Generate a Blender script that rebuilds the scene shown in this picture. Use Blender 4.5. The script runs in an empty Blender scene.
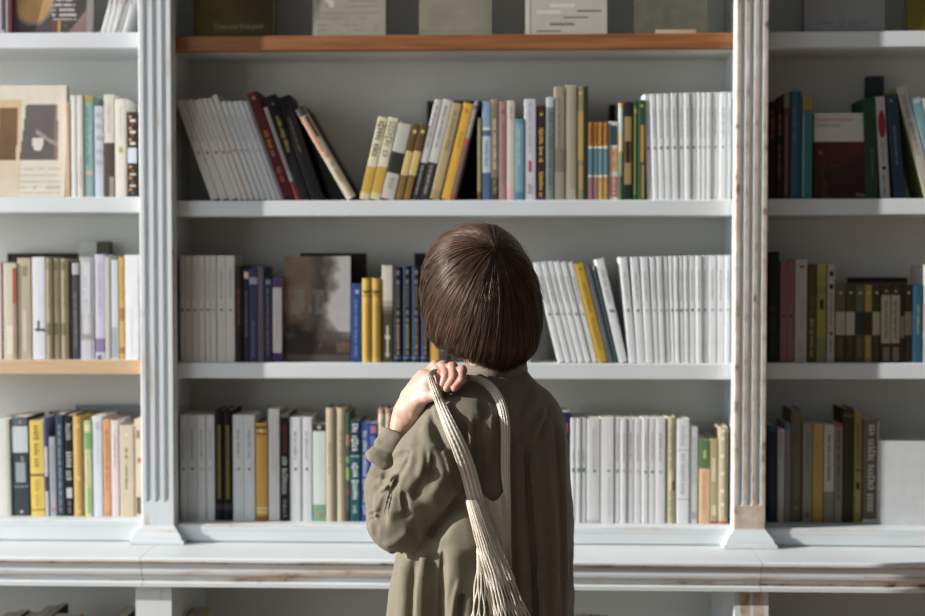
import bpy, bmesh, math, random
import numpy as np
from mathutils import Vector, Matrix

random.seed(7)
RNG = np.random.default_rng(7)
PI = math.pi
COL = bpy.context.scene.collection
rad = math.radians

# ------------------------------------------------------------------ camera
FPX = 1285.0
CAM = np.array([0.0, -2.57, 1.545])
YAW, PITCH = math.atan(.0335), rad(1.74)
FWD = np.array([-math.sin(YAW) * math.cos(PITCH), math.cos(YAW) * math.cos(PITCH), -math.sin(PITCH)])
RGT = np.array([math.cos(YAW), math.sin(YAW), 0.0])
UPV = np.cross(RGT, FWD)

def ray(px, py):
    return FWD + RGT * ((px - 462.5) / FPX) + UPV * ((308 - py) / FPX)

def W(px, py, y=0.0):
    """point of the plane Y=y measured at photo position (px, py)"""
    d = ray(px, py)
    return CAM + d * ((y - CAM[1]) / d[1])

def zat(py, y=0.0, px=470):
    return float(W(px, py, y)[2])

def xat(px, y=0.0, py=300):
    return float(W(px, py, y)[0])

# ------------------------------------------------------------------ materials
def lin(c):
    out = []
    for v in c[:3]:
        v = v / 255.0
        out.append(v / 12.92 if v <= .04045 else ((v + .055) / 1.055) ** 2.4)
    return (out[0], out[1], out[2], 1.0)

class NT:
    def __init__(s, name):
        s.m = bpy.data.materials.new(name)
        s.m.use_nodes = True
        s.t = s.m.node_tree
        s.t.nodes.clear()
        s.out = s.n('ShaderNodeOutputMaterial')
        s.b = s.n('ShaderNodeBsdfPrincipled')
        s.l(s.b.outputs[0], s.out.inputs[0])
    def n(s, typ, **kw):
        n = s.t.nodes.new(typ)
        for k, v in kw.items():
            setattr(n, k, v)
        return n
    def l(s, a, b):
        s.t.links.new(a, b)
    def val(s, sock, v):
        if hasattr(v, 'is_output'):
            s.l(v, sock)
        else:
            sock.default_value = v
    def coord(s, scale=(1, 1, 1), kind='Object'):
        tc = s.n('ShaderNodeTexCoord')
        mp = s.n('ShaderNodeMapping')
        mp.inputs['Scale'].default_value = scale
        s.l(tc.outputs[kind], mp.inputs[0])
        return mp.outputs[0]
    def noise(s, vec, scale=5, detail=4, rough=.55):
        n = s.n('ShaderNodeTexNoise')
        s.l(vec, n.inputs['Vector'])
        n.inputs['Scale'].default_value = scale
        n.inputs['Detail'].default_value = detail
        n.inputs['Roughness'].default_value = rough
        return n.outputs[0]
    def ramp(s, fac, stops):
        r = s.n('ShaderNodeValToRGB')
        e = r.color_ramp.elements
        while len(e) < len(stops):
            e.new(.5)
        for i, (p, c) in enumerate(stops):
            e[i].position = p
            e[i].color = c if len(c) == 4 else (*c, 1)
        s.l(fac, r.inputs[0])
        return r.outputs[0]
    def mix(s, fac, a, b, mode='MIX'):
        m = s.n('ShaderNodeMix', data_type='RGBA', blend_type=mode)
        s.val(m.inputs[0], fac)
        s.val(m.inputs[6], a)
        s.val(m.inputs[7], b)
        return m.outputs[2]
    def math(s, op, a, b=0.0):
        m = s.n('ShaderNodeMath', operation=op)
        s.val(m.inputs[0], a)
        s.val(m.inputs[1], b)
        return m.outputs[0]
    def bump(s, h, strength=.3, dist=.002):
        b = s.n('ShaderNodeBump')
        b.inputs['Strength'].default_value = strength
        b.inputs['Distance'].default_value = dist
        s.l(h, b.inputs['Height'])
        s.l(b.outputs[0], s.b.inputs['Normal'])
    def set(s, color=None, rough=None, **kw):
        if color is not None:
            s.val(s.b.inputs['Base Color'], color)
        if rough is not None:
            s.val(s.b.inputs['Roughness'], rough)
        for k, v in kw.items():
            s.val(s.b.inputs[k.replace('_', ' ')], v)
        return s.m

def mat_paint():
    t = NT('white_distressed_paint')
    v = t.coord((1, 1, 1))
    soft = t.noise(v, 3.0, 3)
    white = t.ramp(soft, [(.3, (.575, .615, .635)), (.7, (.66, .70, .72))])
    at = t.n('ShaderNodeAttribute', attribute_name='wear')
    vs = t.coord((3, 3, 34))
    vx = t.coord((2.2, 30, 34))
    sep = t.n('ShaderNodeAttribute', attribute_name='grain')     # 1 = worn along X, 0 = worn along Z
    n1 = t.noise(t.coord((38, 38, 5)), 1.0, 5, .65)
    n2 = t.noise(vx, 1.6, 5, .65)
    nm = t.n('ShaderNodeMix', data_type='FLOAT')
    t.l(sep.outputs['Fac'], nm.inputs[0]); t.l(n1, nm.inputs[2]); t.l(n2, nm.inputs[3])
    k = t.math('ADD', nm.outputs[0], at.outputs['Fac'])
    mask = t.ramp(k, [(.86, (0, 0, 0)), (1.0, (1, 1, 1))])
    wood = t.ramp(t.noise(t.coord((16, 16, 16)), 2.0, 4), [(.30, (.16, .10, .07)), (.42, (.47, .36, .28)), (.7, (.60, .52, .44))])
    t.bump(k, .25, .001)
    return t.set(t.mix(mask, white, wood), .48)

def mat_wood(name, a, b, c, rough=.42):
    t = NT(name)
    g = t.noise(t.coord((1.6, 22, 30)), 2.4, 6, .6)
    f = t.noise(t.coord((7, 90, 120)), 2.0, 3, .6)
    col = t.ramp(g, [(.28, a), (.5, b), (.72, c)])
    col = t.mix(t.math('MULTIPLY', f, .35), col, (a[0] * .5, a[1] * .5, a[2] * .5, 1))
    t.bump(f, .15, .0006)
    return t.set(col, rough)

def mat_flat(name, rgb, rough=.6, var=.12, scale=6, **kw):
    t = NT(name)
    n = t.noise(t.coord(), scale, 4)
    c = lin(rgb)
    lo = tuple(x * (1 - var) for x in c[:3]); hi = tuple(min(1, x * (1 + var)) for x in c[:3])
    return t.set(t.ramp(n, [(.3, lo), (.7, hi)]), rough, **kw)

def mat_vcol(name, rough=.5, wear=.10):
    t = NT(name)
    a = t.n('ShaderNodeAttribute', attribute_name='Col')
    n = t.noise(t.coord(), 38, 4)
    k = t.ramp(n, [(.25, (1 - wear,) * 3), (.75, (1 + wear * .3,) * 3)])
    return t.set(t.mix(1.0, a.outputs['Color'], k, 'MULTIPLY'), rough, Specular_IOR_Level=.13)

def mat_pages():
    t = NT('page_paper')
    n = t.noise(t.coord((900, 1, 1)), 1.0, 2)
    t.bump(n, .3, .0004)
    return t.set(t.ramp(n, [(.3, (.46, .42, .35)), (.7, (.66, .62, .54))]), .9)

M = {}
M['paint'] = mat_paint()
M['orange_wood'] = mat_wood('bare_orange_wood', (.17, .062, .019), (.28, .108, .036), (.38, .165, .06))
M['pale_wood'] = mat_wood('bare_pale_wood', (.52, .34, .19), (.62, .42, .25), (.68, .48, .30))
M['back'] = mat_flat('grey_back_panel', (202, 203, 198), .8, .05, 3)
M['book'] = mat_vcol('book_cover', .55, .10)
M['pages'] = mat_pages()

# ------------------------------------------------------------------ mesh helpers
def mesh_obj(name, verts, faces, mat, parent=None, smooth=False):
    me = bpy.data.meshes.new(name)
    me.from_pydata([tuple(v) for v in verts], [], [tuple(f) for f in faces])
    me.materials.append(mat)
    if smooth:
        me.polygons.foreach_set('use_smooth', [True] * len(me.polygons))
    me.update()
    o = bpy.data.objects.new(name, me)
    COL.objects.link(o)
    if parent:
        o.parent = parent
    return o

def empty(name, loc=(0, 0, 0), rot=(0, 0, 0)):
    o = bpy.data.objects.new(name, None)
    o.empty_display_size = .05
    COL.objects.link(o)
    o.location = loc
    o.rotation_euler = rot
    return o

def tag(o, label=None, cat=None, group=None, kind=None):
    if label: o['label'] = label
    if cat: o['category'] = cat
    if group: o['group'] = group
    if kind: o['kind'] = kind
    return o

def attr_f(o, name, vals):
    a = o.data.attributes.new(name, 'FLOAT', 'POINT')
    a.data.foreach_set('value', np.asarray(vals, dtype=np.float32))

def bevel(o, w=.002, seg=2):
    m = o.modifiers.new('edge', 'BEVEL')
    m.width = w; m.segments = seg; m.limit_method = 'ANGLE'
    return o

class MB:
    """collects boxes / prisms into one mesh with wear attributes"""
    def __init__(s):
        s.v, s.f, s.w, s.g = [], [], [], []
    def box(s, x0, x1, y0, y1, z0, z1, wear=0.0, grain=1.0):
        b = len(s.v)
        for z in (z0, z1):
            for x, y in ((x0, y0), (x1, y0), (x1, y1), (x0, y1)):
                s.v.append((x, y, z)); s.w.append(wear); s.g.append(grain)
        s.f += [(b, b+3, b+2, b+1), (b+4, b+5, b+6, b+7), (b, b+1, b+5, b+4), (b+1, b+2, b+6, b+5), (b+2, b+3, b+7, b+6), (b+3, b, b+4, b+7)]
    def profx(s, prof, x0, x1, n=1):
        """(y, z, wear) profile swept along X, capped"""
        b = len(s.v); k = len(prof)
        for i in range(n + 1):
            x = x0 + (x1 - x0) * i / n
            for (y, z, w) in prof:
                s.v.append((x, y, z)); s.w.append(w); s.g.append(1.0)
        for i in range(n):
            for j in range(k):
                a, c = b + i*k + j, b + i*k + (j+1) % k
                s.f.append((a, a + k, c + k, c))
        s.f.append(tuple(b + j for j in range(k)))
        s.f.append(tuple(b + n*k + j for j in reversed(range(k))))
    def build(s, name, mat, parent=None):
        o = mesh_obj(name, s.v, s.f, mat, parent)
        attr_f(o, 'wear', s.w); attr_f(o, 'grain', s.g)
        return o

# ------------------------------------------------------------------ bookcase
YB = 0.148                       # back panel
case = empty('bookcase', (0, 0, 0))
tag(case, 'tall white distressed bookcase with fluted pilasters filling the whole wall', 'bookcase')
XL0, XL1 = xat(139.6, -.037, 250), xat(172.6, -.037, 250)        # pilaster faces
XR0, XR1 = xat(735.0, -.037, 250), xat(767.4, -.037, 250)
BAYW = XR0 - XL1
PW = XL1 - XL0
PIL = [(XL0 - BAYW - PW, XL0 - BAYW, .15), (XL0, XL1, .0), (XR0, XR1, .30), (XR1 + BAYW, XR1 + BAYW + PW, .15)]
ZC = zat(544.7, -.029)             # worktop level
ZTOP = 2.36
MID = [(a + b) / 2 for a, b, _ in PIL]

INS = .010
def pilaster(x0, x1, rub):
    w = x1 - x0
    zf = zat(501, -.037)         # foot of the flutes
    zb = zat(528, -.04)          # top of the plinth block
    us = [0, .03]
    for c in (.218, .497, .77):
        us += [c - .076, c - .075, c - .065, c - .045, c - .02, c, c + .02, c + .045, c + .065, c + .075, c + .076]
    us += [.97, 1.0]
    zs = [zb, zf - .012, zf - .006, zf - .003, zf, zf + .003, zf + .006, zf + .012] + list(np.linspace(zf + .05, ZTOP, 24))
    V, F, wr = [], [], []
    for z in zs:
        for u in us:
            dep = 0.0; wear = .30 + rub * .9
            for c in (.218, .497, .77):
                q = abs(u - c) / .075
                if q < 1.0001:
                    e = (z - zf + .006) / .012
                    e = max(0.0, min(1.0, e)) ** .5
                    dep = .0075 * math.sqrt(max(0, 1 - q * q)) * e
                    wear = .10 if e > .5 else wear
            if u in (0, 1.0):
                wear = .50 + rub * .3
            if u == 1.0 or u == 0:
                dep = .002
            if z < zf - .003:
                wear = max(wear, .28 + rub * 1.1)
            if z <= zb + .001: wear += .12
            V.append((x0 + w * u, -.037 + dep, z)); wr.append(wear)
    k = len(us)
    for i in range(len(zs) - 1):
        for j in range(k - 1):
            a = i * k + j
            F.append((a, a + 1, a + 1 + k, a + k))
    # returns to the carcass
    b = len(V)
    for z in zs:
        for x in (x0, x0 + INS, x0 + INS): pass
        V += [(x0, -.006, z), (x0 + INS, -.006, z), (x0 + INS, YB, z), (x1, -.006, z), (x1 - INS, -.006, z), (x1 - INS, YB, z)]; wr += [.22, .1, 0, .22, .1, 0]
    for i in range(len(zs) - 1):
        q, r = b + 6*i, b + 6*i + 6
        F += [(q, i*k, (i+1)*k, r), (q+1, q, r, r+1), (q+2, q+1, r+1, r+2)]
        F += [(i*k + k-1, q+3, r+3, (i+1)*k + k-1), (q+3, q+4, r+4, r+3), (q+4, q+5, r+5, r+4)]
    o = mesh_obj('pilaster', V, F, M['paint'], case)
    attr_f(o, 'wear', wr); attr_f(o, 'grain', [0.0] * len(V))
    # flared plinth block
    zt, zl = zb + .0005, ZC + .001
    mb = MB()
    prof = [(0, .000), (.15, .003), (.35, .009), (.6, .015), (.8, .017), (.82, .021), (1.0, .022)]
    Vp, Fp, wp = [], [], []
    for t, e in prof:
        z = zt + (zl - zt) * t
        for x, y in ((x0 - e, -.039 - e * .55), (x1 + e, -.039 - e * .55), (x1 + e, .02), (x0 - e, .02)):
            Vp.append((x, y, z)); wp.append(.34 if t in (0, .35, .82) else .22)
    for i in range(len(prof) - 1):
        for j in range(4):
            a, c = i*4 + j, i*4 + (j + 1) % 4
            Fp.append((c, a, a + 4, c + 4))
    Fp.append((3, 2, 1, 0)); n = len(prof) - 1
    Fp.append((n*4, n*4+1, n*4+2, n*4+3))
    p = mesh_obj('plinth_block', Vp, [tuple(reversed(f)) for f in Fp], M['paint'], o)
    attr_f(p, 'wear', wp); attr_f(p, 'grain', [1.0] * len(Vp))
    return o

for (a, b, r) in PIL:
    pilaster(a, b, r)

BAY = {'L': (PIL[0][1] - INS, PIL[1][0] + INS), 'C': (PIL[1][1] - INS, PIL[2][0] + INS), 'R': (PIL[2][1] - INS, PIL[3][0] + INS)}
TH = .0315
SH = {}     # (bay,row) -> (z of top surface, front y)
def grey_below(o):  # undersides in panel grey: their shade is put into the colour
    o.data.materials.append(M['back'])
    for p in o.data.polygons:
        if p.normal.z < -.8: p.material_index = 1
def shelf(bay, row, px, py, mat='paint', yf=0.0, th=TH):
    x0, x1 = BAY[bay]
    z = zat(py, yf, px)
    SH[bay, row] = (z, yf)
    mb = MB()
    if mat == 'orange_wood':
        mb.box(x0 + .0006, x1 - .0006, yf + .0205, YB, z - th, z, 0)
        o = mb.build('shelf', M['back'], case)
        mb = MB(); mb.profx([(yf, z - .0015, 0), (yf, z - th + .0015, 0), (yf + .0015, z - th, 0), (yf + .02, z - th, 0), (yf + .02, z, 0), (yf + .0015, z, 0)], x0 + .0006, x1 - .0006, 4)
        e = mb.build('front_lipping', M[mat], o); e['label'] = 'orange wood front strip of the shelf'
        return o
    mb.profx([(yf, z - .0015, .22), (yf, z - th + .0015, .18), (yf + .0015, z - th, .12), (YB, z - th, 0), (YB, z, 0), (yf + .0015, z, .2)], x0 + .0006, x1 - .0006, 14)
    o = mb.build('shelf', M[mat], case)
    grey_below(o)
    if mat != 'paint':
        o['label'] = 'bare orange wood shelf board' if mat == 'orange_wood' else 'bare pale wood shelf board'
    return o
shelf('L', 0, 70, 32.5); shelf('L', 1, 70, 197); shelf('L', 2, 70, 360, 'pale_wood', th=.029)
shelf('C', 0, 455, 34.5, 'orange_wood', th=.030); shelf('C', 1, 455, 200.2); shelf('C', 2, 455, 363.2)
shelf('R', 0, 850, 31.2, yf=.012); shelf('R', 1, 850, 198.7, yf=.012); shelf('R', 2, 850, 363.2, yf=.012)
# lowest shelves with the white base board under them
YBB = -.026
for bay, px, py in (('L', 70, 520), ('C', 455, 526), ('R', 850, 528.8)):
    x0, x1 = BAY[bay]
    z = zat(py, YBB, px)
    SH[bay, 3] = (z, YBB)
    mb = MB()
    mb.profx([(YBB, z - .002, .34), (YBB, z - .012, .20), (YBB + .0006, z - .013, .16), (YBB + .0006, ZC + .004, .18), (YBB + .004, ZC + .0025, .2), (YBB + .004, ZC + .0005, .2), (YB, ZC + .0005, 0), (YB, z, 0), (YBB + .002, z, .3)], x0 + .0006, x1 - .0006, 14)
    o = mb.build('base_board', M['paint'], case)
    if bay:
        me = o.data
        for v in me.vertices:
            if v.co.y < -.006 + .004:
                v.co.x = min(max(v.co.x, x0 + INS + .0008), x1 - INS - .0008)
# shelves above the frame close the case, with a cornice
for bay in 'LCR':
    x0, x1 = BAY[bay]
    zt = zat(-130)
    mb = MB(); mb.box(x0 + .0006, x1 - .0006, 0, YB, zt - TH, zt, .1)
    mb.build('shelf', M['paint'], case)
XA, XZ = PIL[0][0], PIL[3][1]
mb = MB()
mb.profx([(-.06, ZTOP, .2), (-.075, ZTOP + .02, .2), (-.12, ZTOP + .07, .3), (-.12, ZTOP + .09, .3), (YB, ZTOP + .09, 0), (YB, ZTOP, 0)], XA - .03, XZ + .03, 20)
mb.build('cornice', M['paint'], case)
# back panel, one tongue-and-groove sheet
mb = MB()
mb.box(XA, XZ, YB + .0005, YB + .012, .10, ZTOP + .05, 0)
mb.build('back_panel', M['back'], case)
# worktop in three lengths with a moulded edge, butt-jointed at the pilasters
zt = ZC; yfr = -.165
zed = lambda py: zat(py, yfr)
zt1, zt2, zt3, zt4, zt5 = zed(564.6), zed(566.8), zed(577), zed(586.6), zed(591.2)
prof = [(YB, zt, 0), (yfr + .004, zt, .14), (yfr, zt - .004, .2), (yfr, zt1, .52), (yfr + .003, zt1 - .0015, .66), (yfr + .006, zt2, .50), (yfr + .006, zt2 - .003, .20),
        (yfr + .009, zt3 + .008, .34), (yfr + .0085, zt3 + .003, .41), (yfr + .0095, zt3 - .002, .40), (yfr + .016, zt4 + .008, .43), (yfr + .020, zt4 + .003, .48), (yfr + .018, zt4, .30),
        (yfr + .010, zt4 - .001, .2), (yfr + .010, zt5 + .001, .2), (yfr + .016, zt5, .2), (YB, zt5, 0)]
ends = [XA - .03, MID[1] - .0006, MID[1] + .0006, MID[2] - .0006, MID[2] + .0006, XZ + .03]
for i in range(3):
    mb = MB(); mb.profx(prof, ends[2*i], ends[2*i+1], 26)
    mb.build('worktop', M['paint'], case)
# lower cabinet
YL = yfr + .03
LOW = [(xat(135.5, YL, 600), xat(171.5, YL, 600), .16), (xat(734.5, YL, 600), xat(768.5, YL, 600), .44)]
lw = LOW[0][1] - LOW[0][0]
LOW = [(MID[0] - lw/2, MID[0] + lw/2, .2)] + LOW + [(MID[3] - lw/2, MID[3] + lw/2, .2)]
for a, b, r in LOW:
    mb = MB()
    nz = 20
    zz = list(np.linspace(.10, zt5 - .001, nz))
    V, F, wr = [], [], []
    us = [0, .05, .25, .42, .5, .58, .75, .95, 1]
    for z in zz:
        for u in us:
            V.append((a + (b - a) * u, YL, z)); wr.append(.30 if u in (0, 1) else .14 + r * (1.0 if .2 < u < .8 and u != .5 else .3))
    k = len(us)
    for i in range(nz - 1):
        for j in range(k - 1):
            q = i*k + j; F.append((q, q+1, q+1+k, q+k))
    q0 = len(V)
    for z in zz:
        V += [(a, YB, z), (b, YB, z)]; wr += [0, 0]
    for i in range(nz - 1):
        F.append((q0 + 2*i, i*k, (i+1)*k, q0 + 2*i + 2)); F.append((i*k + k-1, q0 + 2*i+1, q0 + 2*i+3, (i+1)*k + k-1))
    o = mesh_obj('lower_upright', V, F, M['paint'], case)
    attr_f(o, 'wear', wr); attr_f(o, 'grain', [0.0] * len(V))
mb = MB(); mb.box(XA - .02, XZ + .02, YL - .015, YB, 0.0, .10, .2); mb.build('plinth_board', M['paint'], case)
ZLOW = ZC - .3315
for i, bay in enumerate('LCR'):
    for z in (ZLOW, ZLOW - .33):
        mb = MB(); mb.box(LOW[i][1] + .0006, LOW[i+1][0] - .0006, YL + .02, YB, z - .028, z, .12)
        mb.build('shelf', M['paint'], case)
    SH[bay, 4] = (ZLOW, YL + .02)

# ------------------------------------------------------------------ room shell
def slab(name, x0, x1, y0, y1, z0, z1, mat):
    mb = MB(); mb.box(x0, x1, y0, y1, z0, z1)
    return tag(mb.build(name, mat), kind='structure')
t = NT('oak_floor')
br = t.n('ShaderNodeTexBrick')
t.l(t.coord((1, 1, 1)), br.inputs['Vector'])
br.inputs['Scale'].default_value = 1.0
br.inputs['Brick Width'].default_value = 1.4; br.inputs['Row Height'].default_value = .14
br.inputs['Mortar Size'].default_value = .002
br.inputs['Color1'].default_value = (.22, .15, .095, 1); br.inputs['Color2'].default_value = (.30, .21, .14, 1); br.inputs['Mortar'].default_value = (.04, .025, .015, 1)
M['floor'] = t.set(br.outputs[0], .4)
M['wall'] = mat_flat('grey_plaster', (170, 168, 162), .9, .05, 4)
slab('floor', -4.5, 4.5, -5, .34, -.1, 0, M['floor'])
slab('wall_back', -4.5, 4.5, YB + .02, YB + .12, 0, 3.1, M['wall'])
# ------------------------------------------------------------------ books
WH = (224, 230, 233); WH2 = (214, 218, 219); CRM = (222, 214, 194)
BLK = (27, 26, 27); DK = (58, 54, 50)
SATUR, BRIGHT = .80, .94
class CM:
    """mesh with one colour per face"""
    def __init__(s):
        s.v, s.f, s.c = [], [], []
    def face(s, pts, col):
        b = len(s.v); s.v += [tuple(p) for p in pts]
        s.f.append(tuple(range(b, b + len(pts))))
        g = .3 * col[0] + .55 * col[1] + .15 * col[2]
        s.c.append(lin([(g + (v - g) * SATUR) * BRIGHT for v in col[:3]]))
    def build(s, name, mat, parent=None):
        o = mesh_obj(name, s.v, s.f, mat, parent)
        a = o.data.color_attributes.new('Col', 'FLOAT_COLOR', 'CORNER')
        arr = []
        for f, c in zip(s.f, s.c):
            arr += list(c) * len(f)
        a.data.foreach_set('color', arr)
        return o

def shade(c, k):
    return tuple(max(0, min(255, v * k)) for v in c)

FONT_CACHE = {}
def text_mesh(body):
    """outline polygons of a word, unit height, centred"""
    if body in FONT_CACHE: return FONT_CACHE[body]
    cu = bpy.data.curves.new('lettering', 'FONT'); cu.body = body; cu.size = 1.0; cu.resolution_u = 2
    o = bpy.data.objects.new('lettering', cu); COL.objects.link(o)
    dg = bpy.context.evaluated_depsgraph_get(); dg.update()
    me = o.evaluated_get(dg).to_mesh()
    v = np.array([p.co[:2] for p in me.vertices]); f = [tuple(p.vertices) for p in me.polygons]
    o.evaluated_get(dg).to_mesh_clear()
    bpy.data.objects.remove(o); bpy.data.curves.remove(cu)
    lo, hi = v.min(0), v.max(0)
    v = (v - (lo + hi) / 2) / (hi[1] - lo[1])
    FONT_CACHE[body] = (v, f)
    return FONT_CACHE[body]

def book_mesh(t, h, d, col, marks, hard=False, side=None, rnd=None):
    """t thick, h tall, d deep; spine faces -Y at y=0, lower left corner at the origin"""
    rnd = rnd or random
    cm = CM(); side = side or col
    bul = .0022 if hard else .0004
    c = min(.0022 if hard else .0007, t * .2)
    NU = 6
    def fy(u): return -bul * (1 - (2*u - 1) ** 2) + bul * .2
    # spine columns and rows of colour
    us = [i / NU for i in range(NU + 1)]
    bands = [m for m in marks if m[0] == 'b']
    cuts = sorted({0.0, 1.0} | {m[1] for m in bands} | {m[2] for m in bands})
    def colv(v):
        k = col
        for m in bands:
            if m[1] <= v <= m[2]: k = m[3]
        return k
    r = min(.0012, t * .18)
    def px(u): return t * u
    def py(u):
        e = min(u, 1 - u) * t
        return fy(u) + (r * (1 - math.sqrt(max(0, 1 - (1 - e / r) ** 2))) if e < r else 0)
    us = sorted(set([0, r / t * .3, r / t, 1 - r / t, 1 - r / t * .3, 1] + [.3, .5, .7]))
    for a, b in zip(cuts[:-1], cuts[1:]):
        k = colv((a + b) / 2)
        z1, z0 = h * (1 - a), h * (1 - b)
        for u0, u1 in zip(us[:-1], us[1:]):
            cm.face([(px(u0), py(u0), z0), (px(u1), py(u1), z0), (px(u1), py(u1), z1), (px(u0), py(u0), z1)], k)
    # boards
    inner = c + .0005
    for x0, x1, o in ((0, c, -1), (t - c, t, 1)):
        xo, xi = (x0, x1) if o < 0 else (x1, x0)
        yo = py(0)
        cm.face([(xo, d, 0), (xo, yo, 0), (xo, yo, h), (xo, d, h)][::(1 if o < 0 else -1)], side)
        cm.face([(xi, c, 0), (xi, d, 0), (xi, d, h), (xi, c, h)][::(1 if o < 0 else -1)], side)
        cm.face([(xo, d, 0), (xo, d, h), (xi, d, h), (xi, d, 0)], side)
        for z in (0, h):
            cm.face([(x0, yo, z), (x1, yo, z), (x1, d, z), (x0, d, z)], side)
    for z in (0, h):
        cm.face([(px(u), py(u), z) for u in us] + [(t - c, c + .001, z), (c, c + .001, z)], side)
    cm.face([(c, c + .001, 0), (t - c, c + .001, 0), (t - c, c + .001, h), (c, c + .001, h)], side)
    # marks
    E = .00025
    def rect(u0, u1, v0, v1, k, e=E):
        n = 3 if (u1 - u0) * t > .006 else 1
        for i in range(n):
            a = u0 + (u1 - u0) * i / n; b = u0 + (u1 - u0) * (i + 1) / n
            cm.face([(px(a), py(a) - e, h*(1-v1)), (px(b), py(b) - e, h*(1-v1)), (px(b), py(b) - e, h*(1-v0)), (px(a), py(a) - e, h*(1-v0))], k)
    for m in marks:
        if m[0] == 'r':
            rect(*m[1:5], m[5])
        elif m[0] == 'o':                       # ellipse: u, v, ru(m), rv(m), colour
            _, u, v, ru, rv, k = m
            ru = min(ru, t * .42)
            cm.face([(t*u + ru * math.cos(q), py(.5) - E, h*(1-v) + rv * math.sin(q)) for q in [2*PI*i/12 for i in range(12)]], k)
        elif m[0] in ('t', 'T'):                # lines of small illegible lettering running up the spine
            _, v0, v1, k = m[:4]
            u0, u1 = (m[4], m[5]) if len(m) > 5 else ((.3, .7) if m[0] == 't' else (.2, .8))
            gh = (u1 - u0) * t
            v = v0
            step = max(gh * .55, .0014) / h
            w = 0; wl = rnd.randint(3, 8)
            while v + step < v1:
                if w >= wl:
                    w = 0; wl = rnd.randint(3, 9); v += step * .9; continue
                kind = rnd.random()
                a, b = u0, u1
                if kind < .45: b = u0 + (u1 - u0) * .72
                elif kind < .55: a = u0 - (u1 - u0) * .2
                if kind < .6 and m[0] == 'T':
                    rect(a, b, v, v + step * .32, k); rect(a, a + (b-a)*.3, v, v + step * .75, k); rect(b - (b-a)*.25, b, v + step*.2, v + step * .75, k)
                else:
                    rect(a, b, v + step * .08, v + step * .42, k)
                    rect(a + (b-a)*.3*rnd.random(), a + (b-a)*(.5 + .3*rnd.random()), v + step*.4, v + step * .72, k)
                v += step; w += 1
        elif m[0] == 'w':                       # a word running up the spine: text, v centre, height share of t, colour
            _, body, vc, hs, k = m
            vv, ff = text_mesh(body)
            for f in ff:
                cm.face([(t*.5 - vv[i][1] * t * hs, py(.5) - E, h*(1-vc) + vv[i][0] * t * hs) for i in f], k)
    return cm, c

ROWDESC = {('L', 0): 'left bay, top row', ('L', 1): 'left bay, second row', ('L', 2): 'left bay, pale wood shelf', ('L', 3): 'left bay, lowest row', ('L', 4): 'left cupboard below the worktop',
           ('C', 0): 'on the orange wood shelf', ('C', 1): 'shelf under the orange one', ('C', 2): 'middle bay, shelf at head height', ('C', 3): 'middle bay, lowest row', ('C', 4): 'middle cupboard below the worktop',
           ('R', 0): 'right bay, top row', ('R', 1): 'right bay, second row', ('R', 2): 'right bay, third row', ('R', 3): 'right bay, lowest row'}
BOOKS = []   # (object, desc, bay, row, x)

def add_pages(root, t, h, d, c, hard):
    ov = .003 if hard else .0005
    mb = MB()
    mb.box(c + .0002, t - c - .0002, c + .0013, d - ov, ov if hard else .0004, h - ov)
    o = mb.build('page_block', M['pages'], root)
    return o

def book(bay, row, *a, **k):
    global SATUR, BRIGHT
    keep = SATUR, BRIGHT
    if bay == 'R': SATUR, BRIGHT = (.70, .84) if row < 3 else (.78, .9)  # the right bay's shade is worked into its cover colours
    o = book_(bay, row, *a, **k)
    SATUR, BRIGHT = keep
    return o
def book_(bay, row, x0, x1, ytop, col, desc, marks=(), lean=0.0, hard=False, side=None, yoff=.012, depth=None, gap=.00035, zlift=.0):
    """x0..x1: where the foot of the spine stands in the photo; lean in degrees, + = top to the right"""
    z = SH[bay, row][0] + .0004 + zlift
    pz = 269 + (SH[bay, row][0] - CAM[2]) * -FPX / 2.58
    X0, X1 = xat(x0, yoff, pz), xat(x1, yoff, pz)
    zt = zat(ytop, yoff, (x0 + x1) / 2)
    a = rad(lean)
    t = (X1 - X0) * math.cos(a) - 2 * gap
    h = (zt - z - abs(math.sin(a)) * t * (0.0)) / math.cos(a)
    if lean: h = (zt - z - abs(math.sin(a)) * t * .6) / math.cos(a)
    d = depth or .098 - max(0, yoff - .012) * .6
    d = min(d, YB - yoff - .005)
    rnd = random.Random(int(x0 * 31 + ytop * 7 + row))
    cm, c = book_mesh(t, h, d, col, list(marks), hard, side, rnd)
    o = cm.build('book', M['book'])
    add_pages(o, t, h, d, c, hard)
    if lean >= 0:                # pivot on the lower right corner
        px = X1 - gap / max(.3, math.cos(a))
        ox = px - t * math.cos(a); oz = z + t * math.sin(a)
    else:                        # pivot on the lower left corner
        ox = X0 + gap / max(.3, math.cos(a)); oz = z
    o.location = (ox, yoff + rnd.uniform(-.0015, .0015), oz)
    o.rotation_euler = (0, a, 0)
    BOOKS.append((o, desc, bay, row, X0))
    return o

def run(bay, row, edges, ytops, col, desc, marks_fn=None, lean=0.0, **kw):
    """consecutive look-alike books; edges are the photo positions of their feet"""
    n = len(edges) - 1
    for i in range(n):
        yt = ytops[i] if isinstance(ytops, (list, tuple)) else ytops
        ln = lean[i] if isinstance(lean, (list, tuple)) else lean
        mk = marks_fn(i) if marks_fn else ()
        ds = desc[i] if isinstance(desc, (list, tuple)) else desc
        cl = col[i] if isinstance(col, list) else col
        book(bay, row, edges[i], edges[i+1], yt, cl, ds, mk, ln, **kw)

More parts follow.
